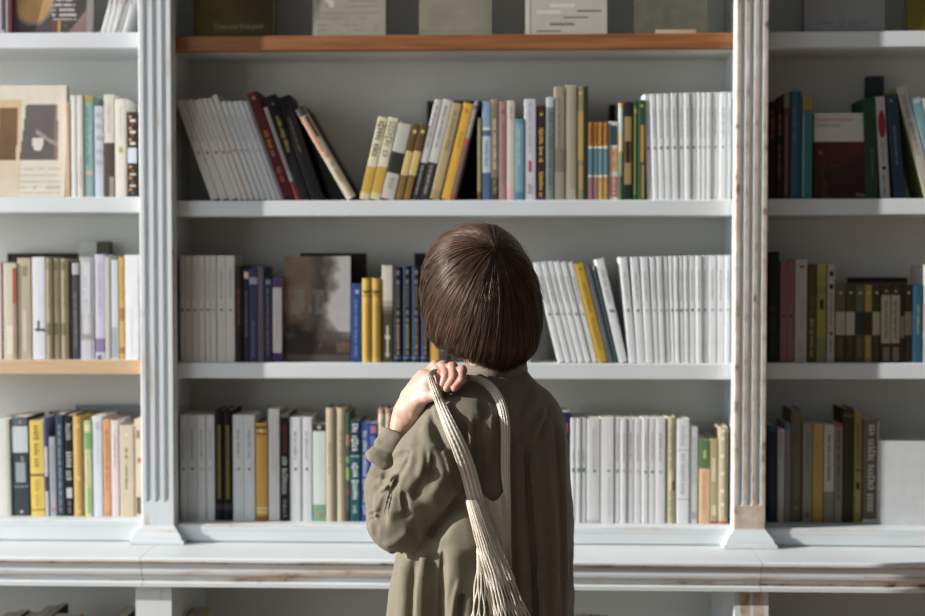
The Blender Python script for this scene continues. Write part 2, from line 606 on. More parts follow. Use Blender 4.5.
def wmarks(dots, v=.48, tone=(150, 148, 146), t0=.14, t1=.42):
    """pale lettering and a small coloured emblem on a white spine"""
    def f(i):
        k = dots[i % len(dots)]
        m = [('t', t0, t1, tone, .36, .62)]
        if k: m.append(('o', .5, v, .0024, .0028, k))
        return m
    return f
RED = (170, 52, 48); BRN = (96, 60, 48); TEALD = (40, 74, 80); PINK = (222, 160, 150); BLUE = (110, 150, 190); TANC = (190, 160, 130); PURP = (92, 80, 110); GRN = (130, 170, 130)
CN = {RED: 'red', BRN: 'brown', TEALD: 'dark teal', PINK: 'pink', BLUE: 'blue', TANC: 'tan', PURP: 'purple', GRN: 'green', None: 'no', BLK: 'black'}
def wd(dots, base='white paperback'):
    return [base for d in dots]

# ---- middle bay, second row
D = [BRN, BRN, BRN, RED, RED, RED]
run('C', 1, [211, 220, 229, 238, 243.5, 249, 255], [100, 99.5, 99, 98.5, 98, 94.5], (212, 207, 202), wd(D, 'leaning white paperback'), wmarks(D, .53), -19.5)
D = [BLUE, BLUE, PINK, PINK, None]
run('C', 1, [255.5, 261.2, 267, 272.8, 278.4, 282], 101, (206, 208, 210), wd(D, 'leaning slim white paperback'), wmarks(D, .50), -19.5)
book('C', 1, 282, 284.5, 101, (160, 158, 156), 'leaning thin grey book beside the tall maroon one', [('t', .1, .7, (110, 108, 106))], -19.5)
book('C', 1, 284.5, 296, 92, (96, 32, 36), 'tall leaning maroon hardback with gold lettering', [('t', .36, .62, (196, 130, 70)), ('t', .7, .86, (180, 110, 70)), ('o', .5, .05, .003, .003, (190, 160, 140)), ('b', .97, 1, (70, 22, 26))], -19.5)
book('C', 1, 296, 300.5, 107, (176, 170, 166), 'thin leaning pale book with a red foot', [('b', .8, 1, (140, 50, 50)), ('t', .05, .7, (110, 106, 104))], -19.2)
book('C', 1, 300.5, 311, 95, (25, 24, 26), 'leaning black hardback with yellow title', [('t', .2, .56, (190, 166, 70)), ('o', .5, .08, .003, .003, (110, 100, 80))], -18.5)
book('C', 1, 311.5, 325, 96, (24, 23, 25), 'thick leaning black hardback with dim gold title', [('t', .2, .55, (110, 96, 52), .3, .5)], -18.5)
book('C', 1, 347.2, 358.6, 107, (206, 192, 164), 'tan hardback leaning steeply beside the black ones', [('r', .1, .9, .0, .09, (70, 66, 60)), ('r', .15, .5, .1, .48, (206, 128, 92)), ('r', .55, .85, .1, .33, (80, 78, 76)), ('r', .2, .7, .5, .55, (210, 130, 90)), ('t', .6, .85, (160, 140, 110))], -30, hard=True, side=(60, 46, 38), depth=.13)
YG = (214, 170, 62)
run('C', 1, [359, 369, 380], [117, 117.5], [(228, 218, 178), (226, 220, 188)], ['cream and gold leaning hardback', 'cream and gold leaning hardback'], lambda i: [('b', .60, .92, YG), ('T', .05, .5, (74, 68, 52) if i == 0 else (150, 140, 110), .2, .85), ('b', .92, 1, (222, 206, 150))], 13.2)
book('C', 1, 380.5, 394, 123.5, (196, 192, 180), 'short leaning book banded grey, black and grey', [('b', .38, .66, (54, 54, 46)), ('t', .72, .9, (150, 146, 136))], 13.4)
run('C', 1, [394.5, 402.5, 410.5], 124, (104, 78, 40), 'brown and gold leaning book', lambda i: [('b', .36, .68, (214, 186, 110)), ('o', .5, .1, .0035, .004, (230, 200, 110)), ('r', .25, .4, .7, 1, (186, 142, 64)), ('r', .6, .75, .7, 1, (186, 142, 64))], 13.4)
run('C', 1, [411, 419, 429], [99.5, 99.5], (210, 208, 204), 'black-footed leaning white book', lambda i: [('b', .63, 1, (58, 58, 58)), ('t', .06, .5, (120, 116, 110), .3, .6), ('t', .66, .95, (190, 186, 180), .3, .6)], 13.4)
book('C', 1, 429.5, 439.5, 103, (188, 168, 118), 'leaning khaki paperback beside the orange-yellow one', [('t', .08, .5, (140, 120, 80)), ('b', .9, 1, (170, 148, 100))], 13.4)
book('C', 1, 440, 450.5, 103, (238, 178, 56), 'bright orange-yellow leaning paperback', [('t', .06, .12, (150, 100, 30)), ('t', .3, .5, (214, 150, 40))], 13.6)
book('C', 1, 451, 455.5, 101, (150, 148, 150), 'thin leaning grey paperback with a red lower half', [('b', .38, .97, (120, 92, 92)), ('b', .38, .44, (190, 60, 60)), ('b', .05, .08, (90, 90, 92)), ('b', .95, 1, (170, 60, 60))], 13.6)
book('C', 1, 477.6, 481.8, 118, (150, 136, 92), 'short thin olive book beside the blue banded one', [('b', .9, 1, (96, 70, 44))])
book('C', 1, 482, 490.8, 101.5, (142, 170, 204), 'blue banded paperback with white spine panel', [('b', .26, .29, (222, 226, 228)), ('b', .29, .35, (84, 114, 154)), ('b', .35, .72, (196, 212, 226)), ('b', .72, 1, (78, 112, 160)), ('t', .4, .68, (84, 120, 170), .3, .7)])
book('C', 1, 491, 498.8, 99, (136, 124, 98), 'olive brown paperback with white lettering', [('b', .0, .05, (170, 140, 110)), ('t', .2, .7, (224, 218, 200), .3, .7), ('b', .78, .94, (84, 74, 50)), ('b', .94, 1, (60, 64, 84)), ('t', .8, .93, (190, 180, 150))])
book('C', 1, 499, 506.8, 101.5, (176, 132, 130), 'dusty rose paperback', [('t', .08, .16, (130, 70, 70)), ('t', .2, .8, (166, 120, 120))])
book('C', 1, 507, 515, 100.5, (214, 204, 188), 'beige paperback with a pink foot', [('t', .06, .2, (170, 160, 150)), ('b', .9, 1, (226, 176, 186)), ('b', .85, .9, (220, 190, 186))])
book('C', 1, 515.4, 524, 119, (118, 170, 184), 'short teal paperback', [('t', .12, .6, (186, 214, 220), .3, .6), ('b', .0, .06, (84, 150, 168)), ('b', .9, 1, (70, 140, 168))])
book('C', 1, 524.2, 536, 99, (206, 208, 220), 'pale lavender-white book with a red mark', [('t', .04, .55, (160, 164, 178), .34, .6), ('r', .36, .6, .61, .72, (190, 70, 70)), ('t', .84, .98, (120, 126, 140), .3, .7)])
book('C', 1, 536.3, 546, 105.5, (72, 46, 40), 'dark brown hardback with gold title', [('t', .24, .62, (222, 180, 70), .3, .75), ('t', .7, .97, (222, 180, 70), .3, .75), ('o', .5, .09, .003, .003, (220, 180, 90)), ('b', .97, 1, (90, 60, 110)), ('r', 0, .12, .0, 1, (110, 80, 120))])
book('C', 1, 546.2, 554, 97, (124, 140, 144), 'grey-teal paperback with a pale cap', [('b', 0, .1, (186, 206, 208)), ('t', .14, .9, (80, 96, 100), .3, .7)])
book('C', 1, 554.3, 564.8, 86.5, (158, 150, 128), 'tall grey-olive hardback', [('t', .1, .6, (120, 112, 92), .3, .6), ('r', .05, .95, .55, .75, (132, 122, 104))])
book('C', 1, 565, 576.5, 85.2, (184, 174, 148), 'tall beige hardback', [('r', .4, .8, .02, .9, (172, 160, 134))])
book('C', 1, 576.8, 588, 86.3, (58, 62, 48), 'tall dark green hardback with gold left half', [('r', 0, .55, 0, 1, (150, 136, 92)), ('r', .1, .55, .22, .65, (200, 166, 84)), ('r', .2, .55, .7, .9, (190, 156, 80)), ('o', .3, .06, .003, .003, (220, 190, 110))])
for i, (a, b) in enumerate(((588.2, 593.4), (593.5, 598.8), (598.9, 603.8), (603.9, 608.4))):
    book('C', 1, a, b, 122.3, (176, 116, 44), 'short orange-topped banded book', [('b', .31, .335, (222, 220, 210)), ('b', .335, .68, (86, 134, 144)), ('b', .68, .70, (222, 220, 210)), ('b', .70, 1, [(158, 112, 112), (166, 116, 116), (190, 150, 70), (184, 140, 70)][i]), ('t', .05, .28, (120, 60, 30))])
book('C', 1, 608.7, 618.6, 121.6, (226, 222, 212), 'short white book with teal, peach and red blocks', [('r', .15, .85, .05, .3, (50, 86, 98)), ('r', .15, .85, .34, .64, (230, 170, 120)), ('r', .15, .85, .70, .96, (210, 112, 100)), ('t', .36, .62, (150, 96, 60)), ('t', .72, .94, (230, 220, 210))])
book('C', 1, 618.8, 623, 103, (196, 210, 208), 'thin pale book with a green foot', [('b', 0, .06, (214, 180, 90)), ('b', .75, 1, (66, 110, 70)), ('b', .3, .5, (214, 200, 150)), ('b', .5, .75, (130, 150, 110))])
book('C', 1, 623.2, 632, 102, (50, 46, 44), 'dark book with a brown-gold centre panel', [('r', .1, .9, .15, .84, (170, 138, 86)), ('r', .1, .9, .4, .62, (142, 110, 70)), ('b', .88, 1, (40, 50, 44))])
book('C', 1, 632.2, 638, 101, (52, 92, 52), 'green hardback with a yellow stripe', [('r', .3, .55, .05, .95, (156, 160, 60)), ('o', .5, .1, .0025, .003, (210, 190, 80))])
book('C', 1, 638.1, 645.0, 100, (48, 90, 66), 'green hardback with an orange label', [('r', .35, 1, .25, .62, (224, 150, 60)), ('r', .5, 1, .65, .98, (214, 160, 80)), ('o', .5, .06, .003, .003, (200, 180, 100))])
D = [RED, RED, BLK, BLK, BLK, PURP, PURP, PURP, TANC, TANC, TANC, BLUE, BLUE, None]
run('C', 1, [647.2, 653, 659.2, 665.6, 672, 679, 685, 691, 697.2, 701.8, 706.4, 711.2, 719, 726.4, 731.3], [94.2, 94, 93.8, 93.6, 93.4, 93.2, 93, 92.8, 92.7, 92.6, 92.5, 92.4, 92.3, 92.3], WH, wd(D, 'upright white paperback'), wmarks(D, .51), [-2.2, -2, -1.8, -1.6, -1.3, -1, -.8, -.6, -.4, -.2, -.1, 0, 0, 0])
# ---- middle bay, third row
D = [BRN, RED, TEALD, RED, BRN, TANC, BRN, RED]
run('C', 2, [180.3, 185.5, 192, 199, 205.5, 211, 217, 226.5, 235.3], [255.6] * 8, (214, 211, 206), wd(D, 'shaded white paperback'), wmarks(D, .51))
book('C', 2, 236, 243.5, 266, (48, 38, 40), 'near-black hardback with a dim red title', [('t', .24, .62, (150, 84, 76), .3, .6), ('b', .7, 1, (38, 30, 32))], hard=True)
book('C', 2, 243.7, 249.2, 268, (50, 48, 66), 'dark navy book with a peach square on top', [('r', .1, .95, .04, .11, (236, 196, 178)), ('t', .25, .75, (150, 150, 170), .35, .65)])
book('C', 2, 249.4, 258, 268, (66, 64, 106), 'navy book with a lavender bar', [('b', .1, .17, (168, 158, 204)), ('t', .56, .97, (120, 120, 170), .3, .6)])
book('C', 2, 258.2, 264.4, 266.3, (104, 96, 112), 'grey-violet paperback', [('t', .1, .5, (130, 116, 140)), ('b', .5, .9, (108, 92, 96))])
book('C', 2, 264.6, 272.4, 277.5, (56, 58, 80), 'short navy paperback with pale lettering', [('t', .12, .93, (130, 132, 152), .3, .6), ('r', .2, .8, .03, .08, (140, 150, 170))])
book('C', 2, 272.6, 282, 277.5, (214, 210, 206), 'short white paperback with purple ends', [('b', 0, .12, (98, 66, 130)), ('b', .89, 1, (84, 56, 120)), ('t', .25, .75, (170, 166, 172), .4, .6)])
book('C', 2, 351, 362, 283.5, (46, 78, 146), 'blue cloth book beside the painted cover', [('t', .2, .94, (120, 150, 206), .3, .6), ('r', .35, .65, .08, .13, (170, 186, 220))], lean=.6)
run('C', 2, [362.3, 371.6, 381], 278.4, (218, 176, 70), 'yellow hardback', lambda i: [('r', .05, .95, .14, .15, (120, 90, 40)), ('t', .15, .2, (96, 72, 36), .1, .9), ('r', .05, .95, .205, .215, (120, 90, 40)), ('r', .3, .7, .3, .93, (202, 158, 58))], hard=True)
book('C', 2, 382, 393, 265.4, (214, 208, 190), 'book fading from cream to dark olive', [('b', .36, .42, (180, 172, 150)), ('b', .42, .46, (140, 132, 104)), ('b', .46, .50, (104, 98, 68)), ('b', .5, 1, (78, 74, 46)), ('r', .42, .58, .62, .95, (214, 208, 190)), ('r', .28, .72, .72, .76, (214, 208, 190)), ('r', .3, .7, .90, .93, (190, 184, 160))])
def ornate(i):
    m = [('r', 0, .17, 0, 1, (58, 108, 182)), ('r', .83, 1, 0, 1, (58, 108, 182))] if i else [('r', 0, .06, 0, 1, (60, 56, 50))]
    for v in (.06, .16, .48, .56, .9): m.append(('o', .5, v, .0032, .0050, (140, 118, 92)))
    m += [('r', .36, .66, .2, .42, (120, 102, 80)), ('r', .34, .68, .6, .86, (150, 128, 98)), ('T', .21, .41, (50, 46, 46), .34, .68), ('T', .62, .84, (56, 50, 48), .34, .68), ('b', .94, .96, (90, 110, 150))]
    return m
run('C', 2, [393.5, 402.6, 412, 420.6, 429.3], [267, 266, 266.5, 267], (34, 40, 58), ['black ornate hardback with gilt spine beside the blue-edged ones', 'blue-edged gilt hardback', 'blue-edged gilt hardback', 'blue-edged gilt hardback'], ornate, hard=True)
book('C', 2, 429.8, 439.4, 300, (232, 172, 70), 'short amber paperback half hidden by the brown hair', [('t', .2, .7, (206, 140, 50))])
book('C', 2, 440, 448.5, 305, (70, 74, 82), 'short slate book between hair and raised hand', [('r', .2, .8, .6, .8, (190, 190, 196)), ('t', .1, .5, (150, 150, 156))])
book('C', 2, 522, 530.5, 300, WH2, 'white paperback just showing beside the hair tips', [])
D = [BRN, BRN, PINK, PINK, RED, PINK]
run('C', 2, [558.2, 565.4, 572, 578.4, 585, 591.6, 598.2], [262, 261.5, 261, 261, 261.5, 262], WH, wd(D, 'left-leaning white paperback'), wmarks(D, .52), -14)
book('C', 2, 598.6, 608.4, 263, (204, 164, 44), 'mustard yellow book leaning left', [('t', .2, .5, (170, 130, 30)), ('t', .55, .9, (180, 140, 34)), ('o', .5, .06, .003, .003, (160, 120, 30))], -14)
book('C', 2, 608.6, 614.4, 264, (92, 102, 112), 'slate blue book leaning left', [('t', .12, .8, (120, 130, 140))], -13.8)
book('C', 2, 614.6, 618.4, 266, (84, 96, 98), 'thin dark teal-grey book leaning left', [('b', .9, 1, (60, 110, 110)), ('r', .2, .6, 0, .04, (200, 200, 200))], -13.6)
book('C', 2, 619, 628.2, 258.6, WH, 'tall white book leaning against the upright white ones', [('t', .1, .45, (180, 172, 168)), ('o', .4, .5, .002, .003, (150, 70, 66)), ('o', .65, .51, .002, .003, (70, 70, 80))], -13.2)
D = [BRN, BLK, PINK, PINK, TANC, TANC, PURP, PURP, PURP, PURP, BRN, PURP, PURP, BLUE, BLUE, TANC]
run('C', 2, [629, 637.4, 646, 654, 660, 666, 671.4, 675.8, 680.4, 685, 689.6, 696.4, 702.4, 708.4, 716.6, 724.6, 730.2],
    [257, 257, 256.8, 256.7, 256.6, 256.5, 256.3, 256.2, 256.1, 256, 255.8, 255.7, 255.6, 255.5, 255.3, 255.2], WH, wd(D, 'upright white paperback'), wmarks(D, .505), [-5.6, -4.2, -3.4, -2.8, -2.4, -2.1, -1.8, -1.5, -1.3, -1.1, -.9, -.7, -.5, -.3, -.1, 0])
# ---- middle bay, lowest row
D = [RED, BLK, PINK, PINK]
run('C', 3, [180.4, 187.6, 197.8, 206.4, 215], 415, WH2, wd(D, 'greyish white paperback'), wmarks(D, .51))
run('C', 3, [215.4, 223.8, 232.6], 410.6, (26, 25, 27), 'gilt-panelled tall black hardback', lambda i: [('r', .3, .72, .13, .80, (120, 104, 50)), ('r', .25, .78, .26, .275, BLK), ('r', .25, .78, .4, .415, BLK), ('r', .25, .78, .55, .565, BLK), ('t', .15, .78, (60, 52, 30), .35, .6), ('b', .85, .9, (60, 60, 66))], hard=True)
D = [RED, BRN]
run('C', 3, [233, 244.4, 255.4], 415, WH2, wd(D, 'wide greyish white paperback'), wmarks(D, .51))
book('C', 3, 256, 268, 423, (222, 168, 72), 'golden orange hardback with raised bands', [('b', .03, .06, (150, 90, 30)), ('o', .5, .075, .004, .004, (246, 220, 140)), ('b', .1, .12, (160, 100, 36)), ('b', .86, .88, (240, 220, 150)), ('b', .9, .92, (240, 220, 150)), ('b', .95, 1, (170, 110, 40))], hard=True, side=(150, 94, 34))
book('C', 3, 268.6, 280, 409, (222, 220, 220), 'tall white paperback beside the black lettered one', [('t', .3, .6, (206, 190, 190), .4, .6)])
book('C', 3, 280.6, 289.8, 414, (40, 40, 42), 'black paperback with white lettering', [('r', .3, .7, .1, .36, (110, 40, 46)), ('T', .4, .76, (196, 196, 194), .2, .8), ('t', .8, .97, (150, 150, 148)), ('b', .0, .03, (120, 120, 118))])
D = [BLK, BLK]
run('C', 3, [290.2, 301.5, 312.4], 417, (220, 222, 226), wd(D, 'bluish white paperback'), wmarks(D, .50))
book('C', 3, 312.8, 326, 424, (216, 228, 222), 'mint-white book with a black cap and green foot', [('b', 0, .075, (60, 60, 60)), ('b', .83, 1, (120, 176, 142)), ('o', .5, .93, .004, .004, (220, 130, 70)), ('o', .5, .035, .004, .004, (190, 190, 190))])
book('C', 3, 326.3, 336.2, 408, (190, 172, 144), 'tall tan hardback with a reddish edge', [('r', .72, 1, 0, 1, (160, 110, 100)), ('t', .3, .6, (150, 130, 104), .2, .5)], hard=True)
book('C', 3, 336.6, 345.8, 408, (196, 184, 152), 'tall pale khaki hardback', [('r', .7, 1, 0, 1, (180, 166, 136)), ('t', .2, .5, (160, 146, 116))], hard=True)
book('C', 3, 346, 350.2, 413, (74, 100, 78), 'thin dark green patterned book', [('b', .2, .3, (190, 120, 100)), ('b', .4, .46, (120, 170, 110)), ('b', .5, .62, (140, 180, 80)), ('b', .7, .75, (170, 70, 60)), ('b', .9, 1, (60, 70, 66))])
book('C', 3, 350.5, 360.4, 420.5, (36, 92, 106), 'teal paperback with big white lettering', [('b', 0, .34, (36, 70, 88)), ('T', .03, .33, (226, 232, 232), .2, .8), ('T', .42, .8, (226, 236, 236), .25, .8), ('t', .84, .96, (160, 200, 204)), ('b', .345, .36, (160, 190, 190))])
book('C', 3, 361, 369.4, 423, (66, 106, 190), 'bright blue paperback with white lettering', [('T', .08, .95, (206, 220, 240), .25, .8)])
book('C', 3, 369.6, 377.8, 423, (60, 72, 160), 'indigo paperback with a rosy top block', [('r', .15, .9, .03, .1, (190, 120, 150)), ('T', .14, .8, (150, 170, 226), .25, .75)])
run('C', 3, [378.4, 385.4, 392.6], 409, [(214, 202, 172), (206, 190, 164)], ['beige book with brown label by the raised cuff', 'second beige book, mostly hidden by the raised cuff'], lambda i: [('b', .0, .04, (190, 130, 110)), ('t', .1, .5, (130, 100, 80)), ('r', .2, .8, .55, .9, (184, 166, 130))], hard=True)
book('C', 3, 561.5, 569.6, 412, (52, 46, 90), 'dark purple book close behind the right shoulder', [('r', .3, .8, .1, .18, (214, 70, 130)), ('t', .2, .6, (120, 110, 170))])
def teal3(i): return [('t', .3, .44, (140, 146, 146), .36, .62), ('r', .3, .75, .475, .515, [(90, 110, 110), (40, 120, 120), (40, 116, 116)][i])]
run('C', 3, [570.4, 575.6, 580.8, 586.2], 418, (224, 227, 228), ['very slim white paperback'] * 3, teal3)
book('C', 3, 587, 600, 418.5, (216, 218, 220), 'broad pale grey-white book', [('t', .1, .5, (190, 190, 192), .4, .6), ('o', .55, .5, .003, .0025, (70, 90, 120)), ('b', .97, 1, (190, 190, 190))])
book('C', 3, 600.3, 613.8, 418, (228, 230, 230), 'broad white book with a green emblem', [('o', .6, .5, .003, .003, (130, 180, 130)), ('t', .56, .95, (196, 198, 200), .55, .7)])
D = [BRN, PINK, PINK, PINK]
run('C', 3, [614.4, 620.4, 626.6, 634, 641.4], 418.5, (222, 224, 226), wd(D, 'medium-width white paperback'), wmarks(D, .5))
D = [TEALD, TEALD, GRN]
run('C', 3, [641.8, 648.4, 655.4, 665.2], 418, (224, 226, 228), wd(D, 'medium-width white paperback'), wmarks(D, .51))
book('C', 3, 666, 675.6, 417, (206, 198, 162), 'beige-olive hardback between white books', [('r', .75, 1, 0, .6, (150, 160, 130)), ('r', .2, .7, .52, .68, (222, 212, 170)), ('r', .6, .95, .6, .69, (110, 90, 60)), ('t', .1, .5, (170, 160, 120)), ('t', .7, .95, (170, 156, 116))], hard=True)
book('C', 3, 676.5, 689, 419, (228, 231, 234), 'thick white book with two grey rules', [('b', .295, .302, (150, 156, 164)), ('b', .765, .772, (150, 156, 164)), ('t', .33, .74, (170, 178, 192), .35, .65), ('t', .06, .27, (190, 194, 200))])
book('C', 3, 689.3, 697.8, 427, (208, 214, 212), 'shorter pale grey book beside the thick white one', [('t', .1, .6, (180, 188, 186)), ('r', .2, .8, .88, .95, (170, 176, 176))])
book('C', 3, 699, 709.8, 440, (230, 186, 140), 'short peach book with a green top', [('b', 0, .34, (96, 128, 84)), ('r', .35, .65, .12, .22, (190, 190, 120)), ('t', .4, .9, (206, 154, 110), .35, .6)])
book('C', 3, 710, 717.8, 439, (176, 160, 116), 'short olive khaki book with cream labels', [('r', .2, .7, .22, .5, (206, 196, 160)), ('r', .2, .8, .78, .9, (210, 200, 166)), ('b', .97, 1, (180, 90, 80))])
book('C', 3, 718.2, 727.6, 427, (184, 172, 140), 'ornate cream hardback next to the right pilaster', [('o', .4, v, .004, .004, (226, 216, 190)) for v in (.04, .12, .3, .48, .66, .8)] + [('r', .7, .9, .05, .95, (130, 116, 86)), ('b', .97, 1, (200, 90, 80))], hard=True)
# ---- left bay, top row
book('L', 0, -3, 5.4, -40, (176, 182, 196), 'grey-lilac book at the frame edge beside the plate cover', [('r', .6, .9, .5, .95, (110, 70, 76))])
book('L', 0, 5.8, 12.6, -40, (120, 66, 72), 'dark red hardback beside the cover with an orange plate', [('r', .1, .3, .0, 1, (180, 176, 180))])
run('L', 0, [100, 105.6, 111, 116, 121, 126], -42, (222, 224, 224), 'leaning red-striped white book', lambda i: [('r', .3, .55, .2, .62, (146, 72, 66)), ('t', .6, .7, (190, 190, 190))], 16)
# ---- left bay, second row
book('L', 1, 65.6, 71, 102, (206, 170, 136), 'tan book beside the photo cover', [('r', .2, .8, .1, .9, (216, 184, 152))])
book('L', 1, 71.6, 78, 95.6, (230, 232, 228), 'plain white hardback beside the tan one', [('r', .7, 1, 0, 1, (206, 214, 212))])
book('L', 1, 78.2, 84, 95.6, (226, 222, 208), 'plain cream paperback', [('t', .6, .9, (206, 200, 186))])
book('L', 1, 84.4, 94, 95.6, (140, 190, 184), 'mint green book with gold top and pattern', [('b', 0, .07, (190, 170, 80)), ('t', .1, .7, (90, 140, 140), .2, .5), ('t', .3, .6, (190, 220, 214), .55, .85), ('b', .74, .78, (220, 190, 160)), ('b', .87, 1, (150, 190, 180)), ('r', 0, .12, 0, 1, (214, 216, 200))])
book('L', 1, 94.3, 104, 106, (206, 214, 224), 'pale blue-grey marbled book', [('o', .5, v, .006, .006, (180, 188, 200)) for v in (.1, .22, .35, .5, .62)] + [('b', .75, 1, (206, 220, 236))])
book('L', 1, 104.4, 114.8, 94.5, (228, 224, 206), 'cream book with a dark foot', [('b', .47, 1, (92, 78, 66)), ('r', 0, .12, 0, .47, (200, 176, 110)), ('r', .5, .95, .8, 1, (170, 160, 144)), ('t', .1, .4, (206, 200, 180))])
book('L', 1, 115.4, 127, 99, (232, 228, 212), 'cream book with a small gold emblem', [('r', .35, .65, .49, .55, (206, 170, 60)), ('t', .08, .4, (216, 208, 190), .4, .6), ('r', .85, 1, 0, 1, (214, 206, 186))])
book('L', 1, 127.4, 137, 112, (60, 56, 56), 'dark patterned book with a pale blue label', [('b', .42, .60, (206, 218, 234))] + [('r', .15 + .3 * ((i * 7) % 3) / 2, .5 + .4 * ((i * 5) % 3) / 2, .04 + i * .045, .07 + i * .045, [(216, 150, 80), (230, 220, 190), (160, 90, 50)][i % 3]) for i in range(8)] + [('r', .1 + .3 * ((i * 5) % 3) / 2, .5 + .4 * ((i * 7) % 3) / 2, .63 + i * .045, .655 + i * .045, [(210, 150, 90), (120, 110, 100), (230, 210, 170)][i % 3]) for i in range(8)])
# ---- left bay, third row (pale wood)
book('L', 2, -3, 4, 262, (222, 216, 214), 'white book with a red edge at the frame edge', [('r', .7, .95, 0, 1, (150, 60, 56))])
book('L', 2, 4.4, 17.6, 263, (216, 206, 178), 'cream hardback with an orange-red patch', [('r', .7, .98, .05, .42, (210, 96, 64)), ('r', .25, .7, .65, .95, (232, 226, 206)), ('r', .72, 1, .42, 1, (196, 150, 130))])
book('L', 2, 18, 32.4, 258, (196, 182, 152), 'wide tan hardback', [('r', .35, .65, .08, .18, (160, 144, 112)), ('r', .35, .65, .52, .92, (214, 204, 180)), ('r', .9, 1, 0, 1, (220, 180, 160))])
book('L', 2, 32.8, 46.6, 257, (226, 230, 236), 'white book with a bird emblem and a pink right edge', [('r', .9, 1, 0, 1, (214, 90, 110)), ('r', .15, .85, .70, .72, (70, 70, 76)), ('r', .35, .5, .62, .73, (80, 80, 90)), ('o', .8, .715, .003, .003, (60, 50, 60))])
run('L', 2, [47, 53.7, 61.4, 69.4], 258.5, (160, 146, 110), 'khaki hardback', lambda i: [('b', .64, .76, (120, 106, 74)), ('r', .7, .95, 0, 1, (190, 178, 140)), ('r', .1, .5, .03, .12, (120, 104, 70)), ('t', .2, .5, (130, 116, 80))], hard=True)
book('L', 2, 69.8, 72.6, 262, (44, 38, 36), 'thin black book beside the khaki set', [])
book('L', 2, 72.8, 80, 263, (76, 74, 78), 'charcoal book with a pale cap', [('b', 0, .12, (186, 190, 196)), ('t', .3, .9, (150, 146, 150), .3, .7)])
book('L', 2, 80.4, 94.8, 257, (190, 190, 194), 'grey-white marbled book', [('r', .2, .75, .05, .75, (214, 216, 222)), ('r', .8, 1, .0, 1, (130, 122, 114)), ('t', .2, .6, (150, 150, 156), .3, .5), ('r', .1, .9, .55, .8, (170, 162, 158)), ('b', .82, 1, (206, 208, 216))])
book('L', 2, 95.4, 105.4, 254.4, (206, 204, 228), 'lavender paperback', [('b', .80, .93, (150, 124, 180)), ('r', .2, .6, .96, 1, (120, 90, 100)), ('t', .1, .6, (186, 182, 214))])
book('L', 2, 105.8, 111, 257, (202, 198, 184), 'thin cream-grey paperback', [])
book('L', 2, 111.3, 119.2, 260, (212, 218, 222), 'pale grey paperback with a darker foot', [('r', .1, 1, .68, .98, (170, 180, 190))])
book('L', 2, 119.6, 125, 256.2, (224, 178, 84), 'thin yellow-orange paperback', [('b', .0, .02, (190, 140, 60)), ('b', .5, .62, (190, 130, 60)), ('b', .88, .94, (190, 120, 50)), ('t', .1, .45, (190, 140, 60))])
book('L', 2, 125.5, 138.6, 255, (230, 232, 236), 'wide white paperback against the fluted pilaster', [('t', .5, .95, (206, 208, 214), .45, .6)])
# ---- left bay, lowest row
book('L', 3, -2, 12, 419, (226, 226, 218), 'wide white book at the frame edge', [('r', .75, 1, 0, 1, (206, 206, 190))], lean=-.8)
book('L', 3, 13.6, 30, 417, (66, 74, 84), 'slate book with a white label', [('b', .0, .09, (96, 108, 120)), ('b', .095, .36, (206, 214, 218)), ('r', .2, .8, .46, .66, (160, 168, 174)), ('t', .40, .68, (180, 186, 190), .55, .75), ('b', .70, .71, (150, 160, 166)), ('o', .5, .96, .003, .003, (200, 206, 206)), ('o', .55, .05, .0028, .0028, (230, 150, 130))], lean=-1)
book('L', 3, 31.2, 45.4, 420.5, (242, 206, 84), 'bright yellow book with black lettering', [('t', .05, .5, (150, 120, 50), .3, .7), ('b', .56, .585, (130, 104, 50)), ('t', .62, .95, (206, 166, 60)), ('b', .93, .945, (160, 126, 50))], lean=-.8)
book('L', 3, 45.8, 49.6, 417, (190, 196, 210), 'thin blue and white book', [('b', 0, .3, (70, 80, 150)), ('b', .6, .75, (60, 76, 120))], lean=-.8)
book('L', 3, 50, 57, 437, (176, 180, 188), 'short grey book in front of a black one', [('o', .5, .92, .003, .004, (214, 120, 110)), ('t', .1, .7, (150, 154, 160))], lean=-.8)
book('L', 3, 57.6, 65.4, 414.5, (62, 74, 96), 'navy paperback with grey lettering', [('t', .1, .96, (170, 180, 196), .3, .65)], lean=-.8)
book('L', 3, 65.8, 74, 415.5, (40, 40, 44), 'black book with white lettering', [('T', .08, .26, (186, 184, 176), .2, .85), ('T', .36, .68, (190, 188, 180), .15, .9), ('r', .15, .85, .72, .82, (206, 204, 196)), ('t', .85, .98, (150, 148, 140))], lean=-.6)
book('L', 3, 74.5, 85, 416, (206, 166, 84), 'gold hardback with small emblems', [('o', .5, .1, .004, .005, (232, 196, 110)), ('o', .5, .62, .004, .005, (236, 200, 120)), ('o', .5, .95, .004, .004, (232, 196, 110)), ('r', .85, 1, 0, 1, (170, 130, 56))], lean=-.5, hard=True, side=(190, 160, 60))
book('L', 3, 85.4, 92.6, 420.5, (226, 224, 170), 'pale yellow book with green blocks', [('r', .1, .9, .12, .3, (120, 190, 110)), ('r', .3, 1, .7, .97, (150, 206, 110)), ('t', .32, .7, (180, 180, 120)), ('b', 0, .04, (190, 214, 120))], lean=-.4)
book('L', 3, 93, 103.6, 416, (222, 230, 236), 'pale blue-white book', [('r', .35, .65, .06, .14, (190, 200, 214)), ('t', .2, .5, (206, 214, 222), .4, .6), ('r', .9, 1, 0, 1, (206, 190, 100))], lean=-.3)
book('L', 3, 104, 111.8, 419, (236, 166, 112), 'orange paperback', [('t', .1, .75, (206, 120, 70), .3, .7), ('b', .95, 1, (226, 150, 100)), ('r', 0, .1, 0, 1, (230, 206, 160))], lean=-.3)
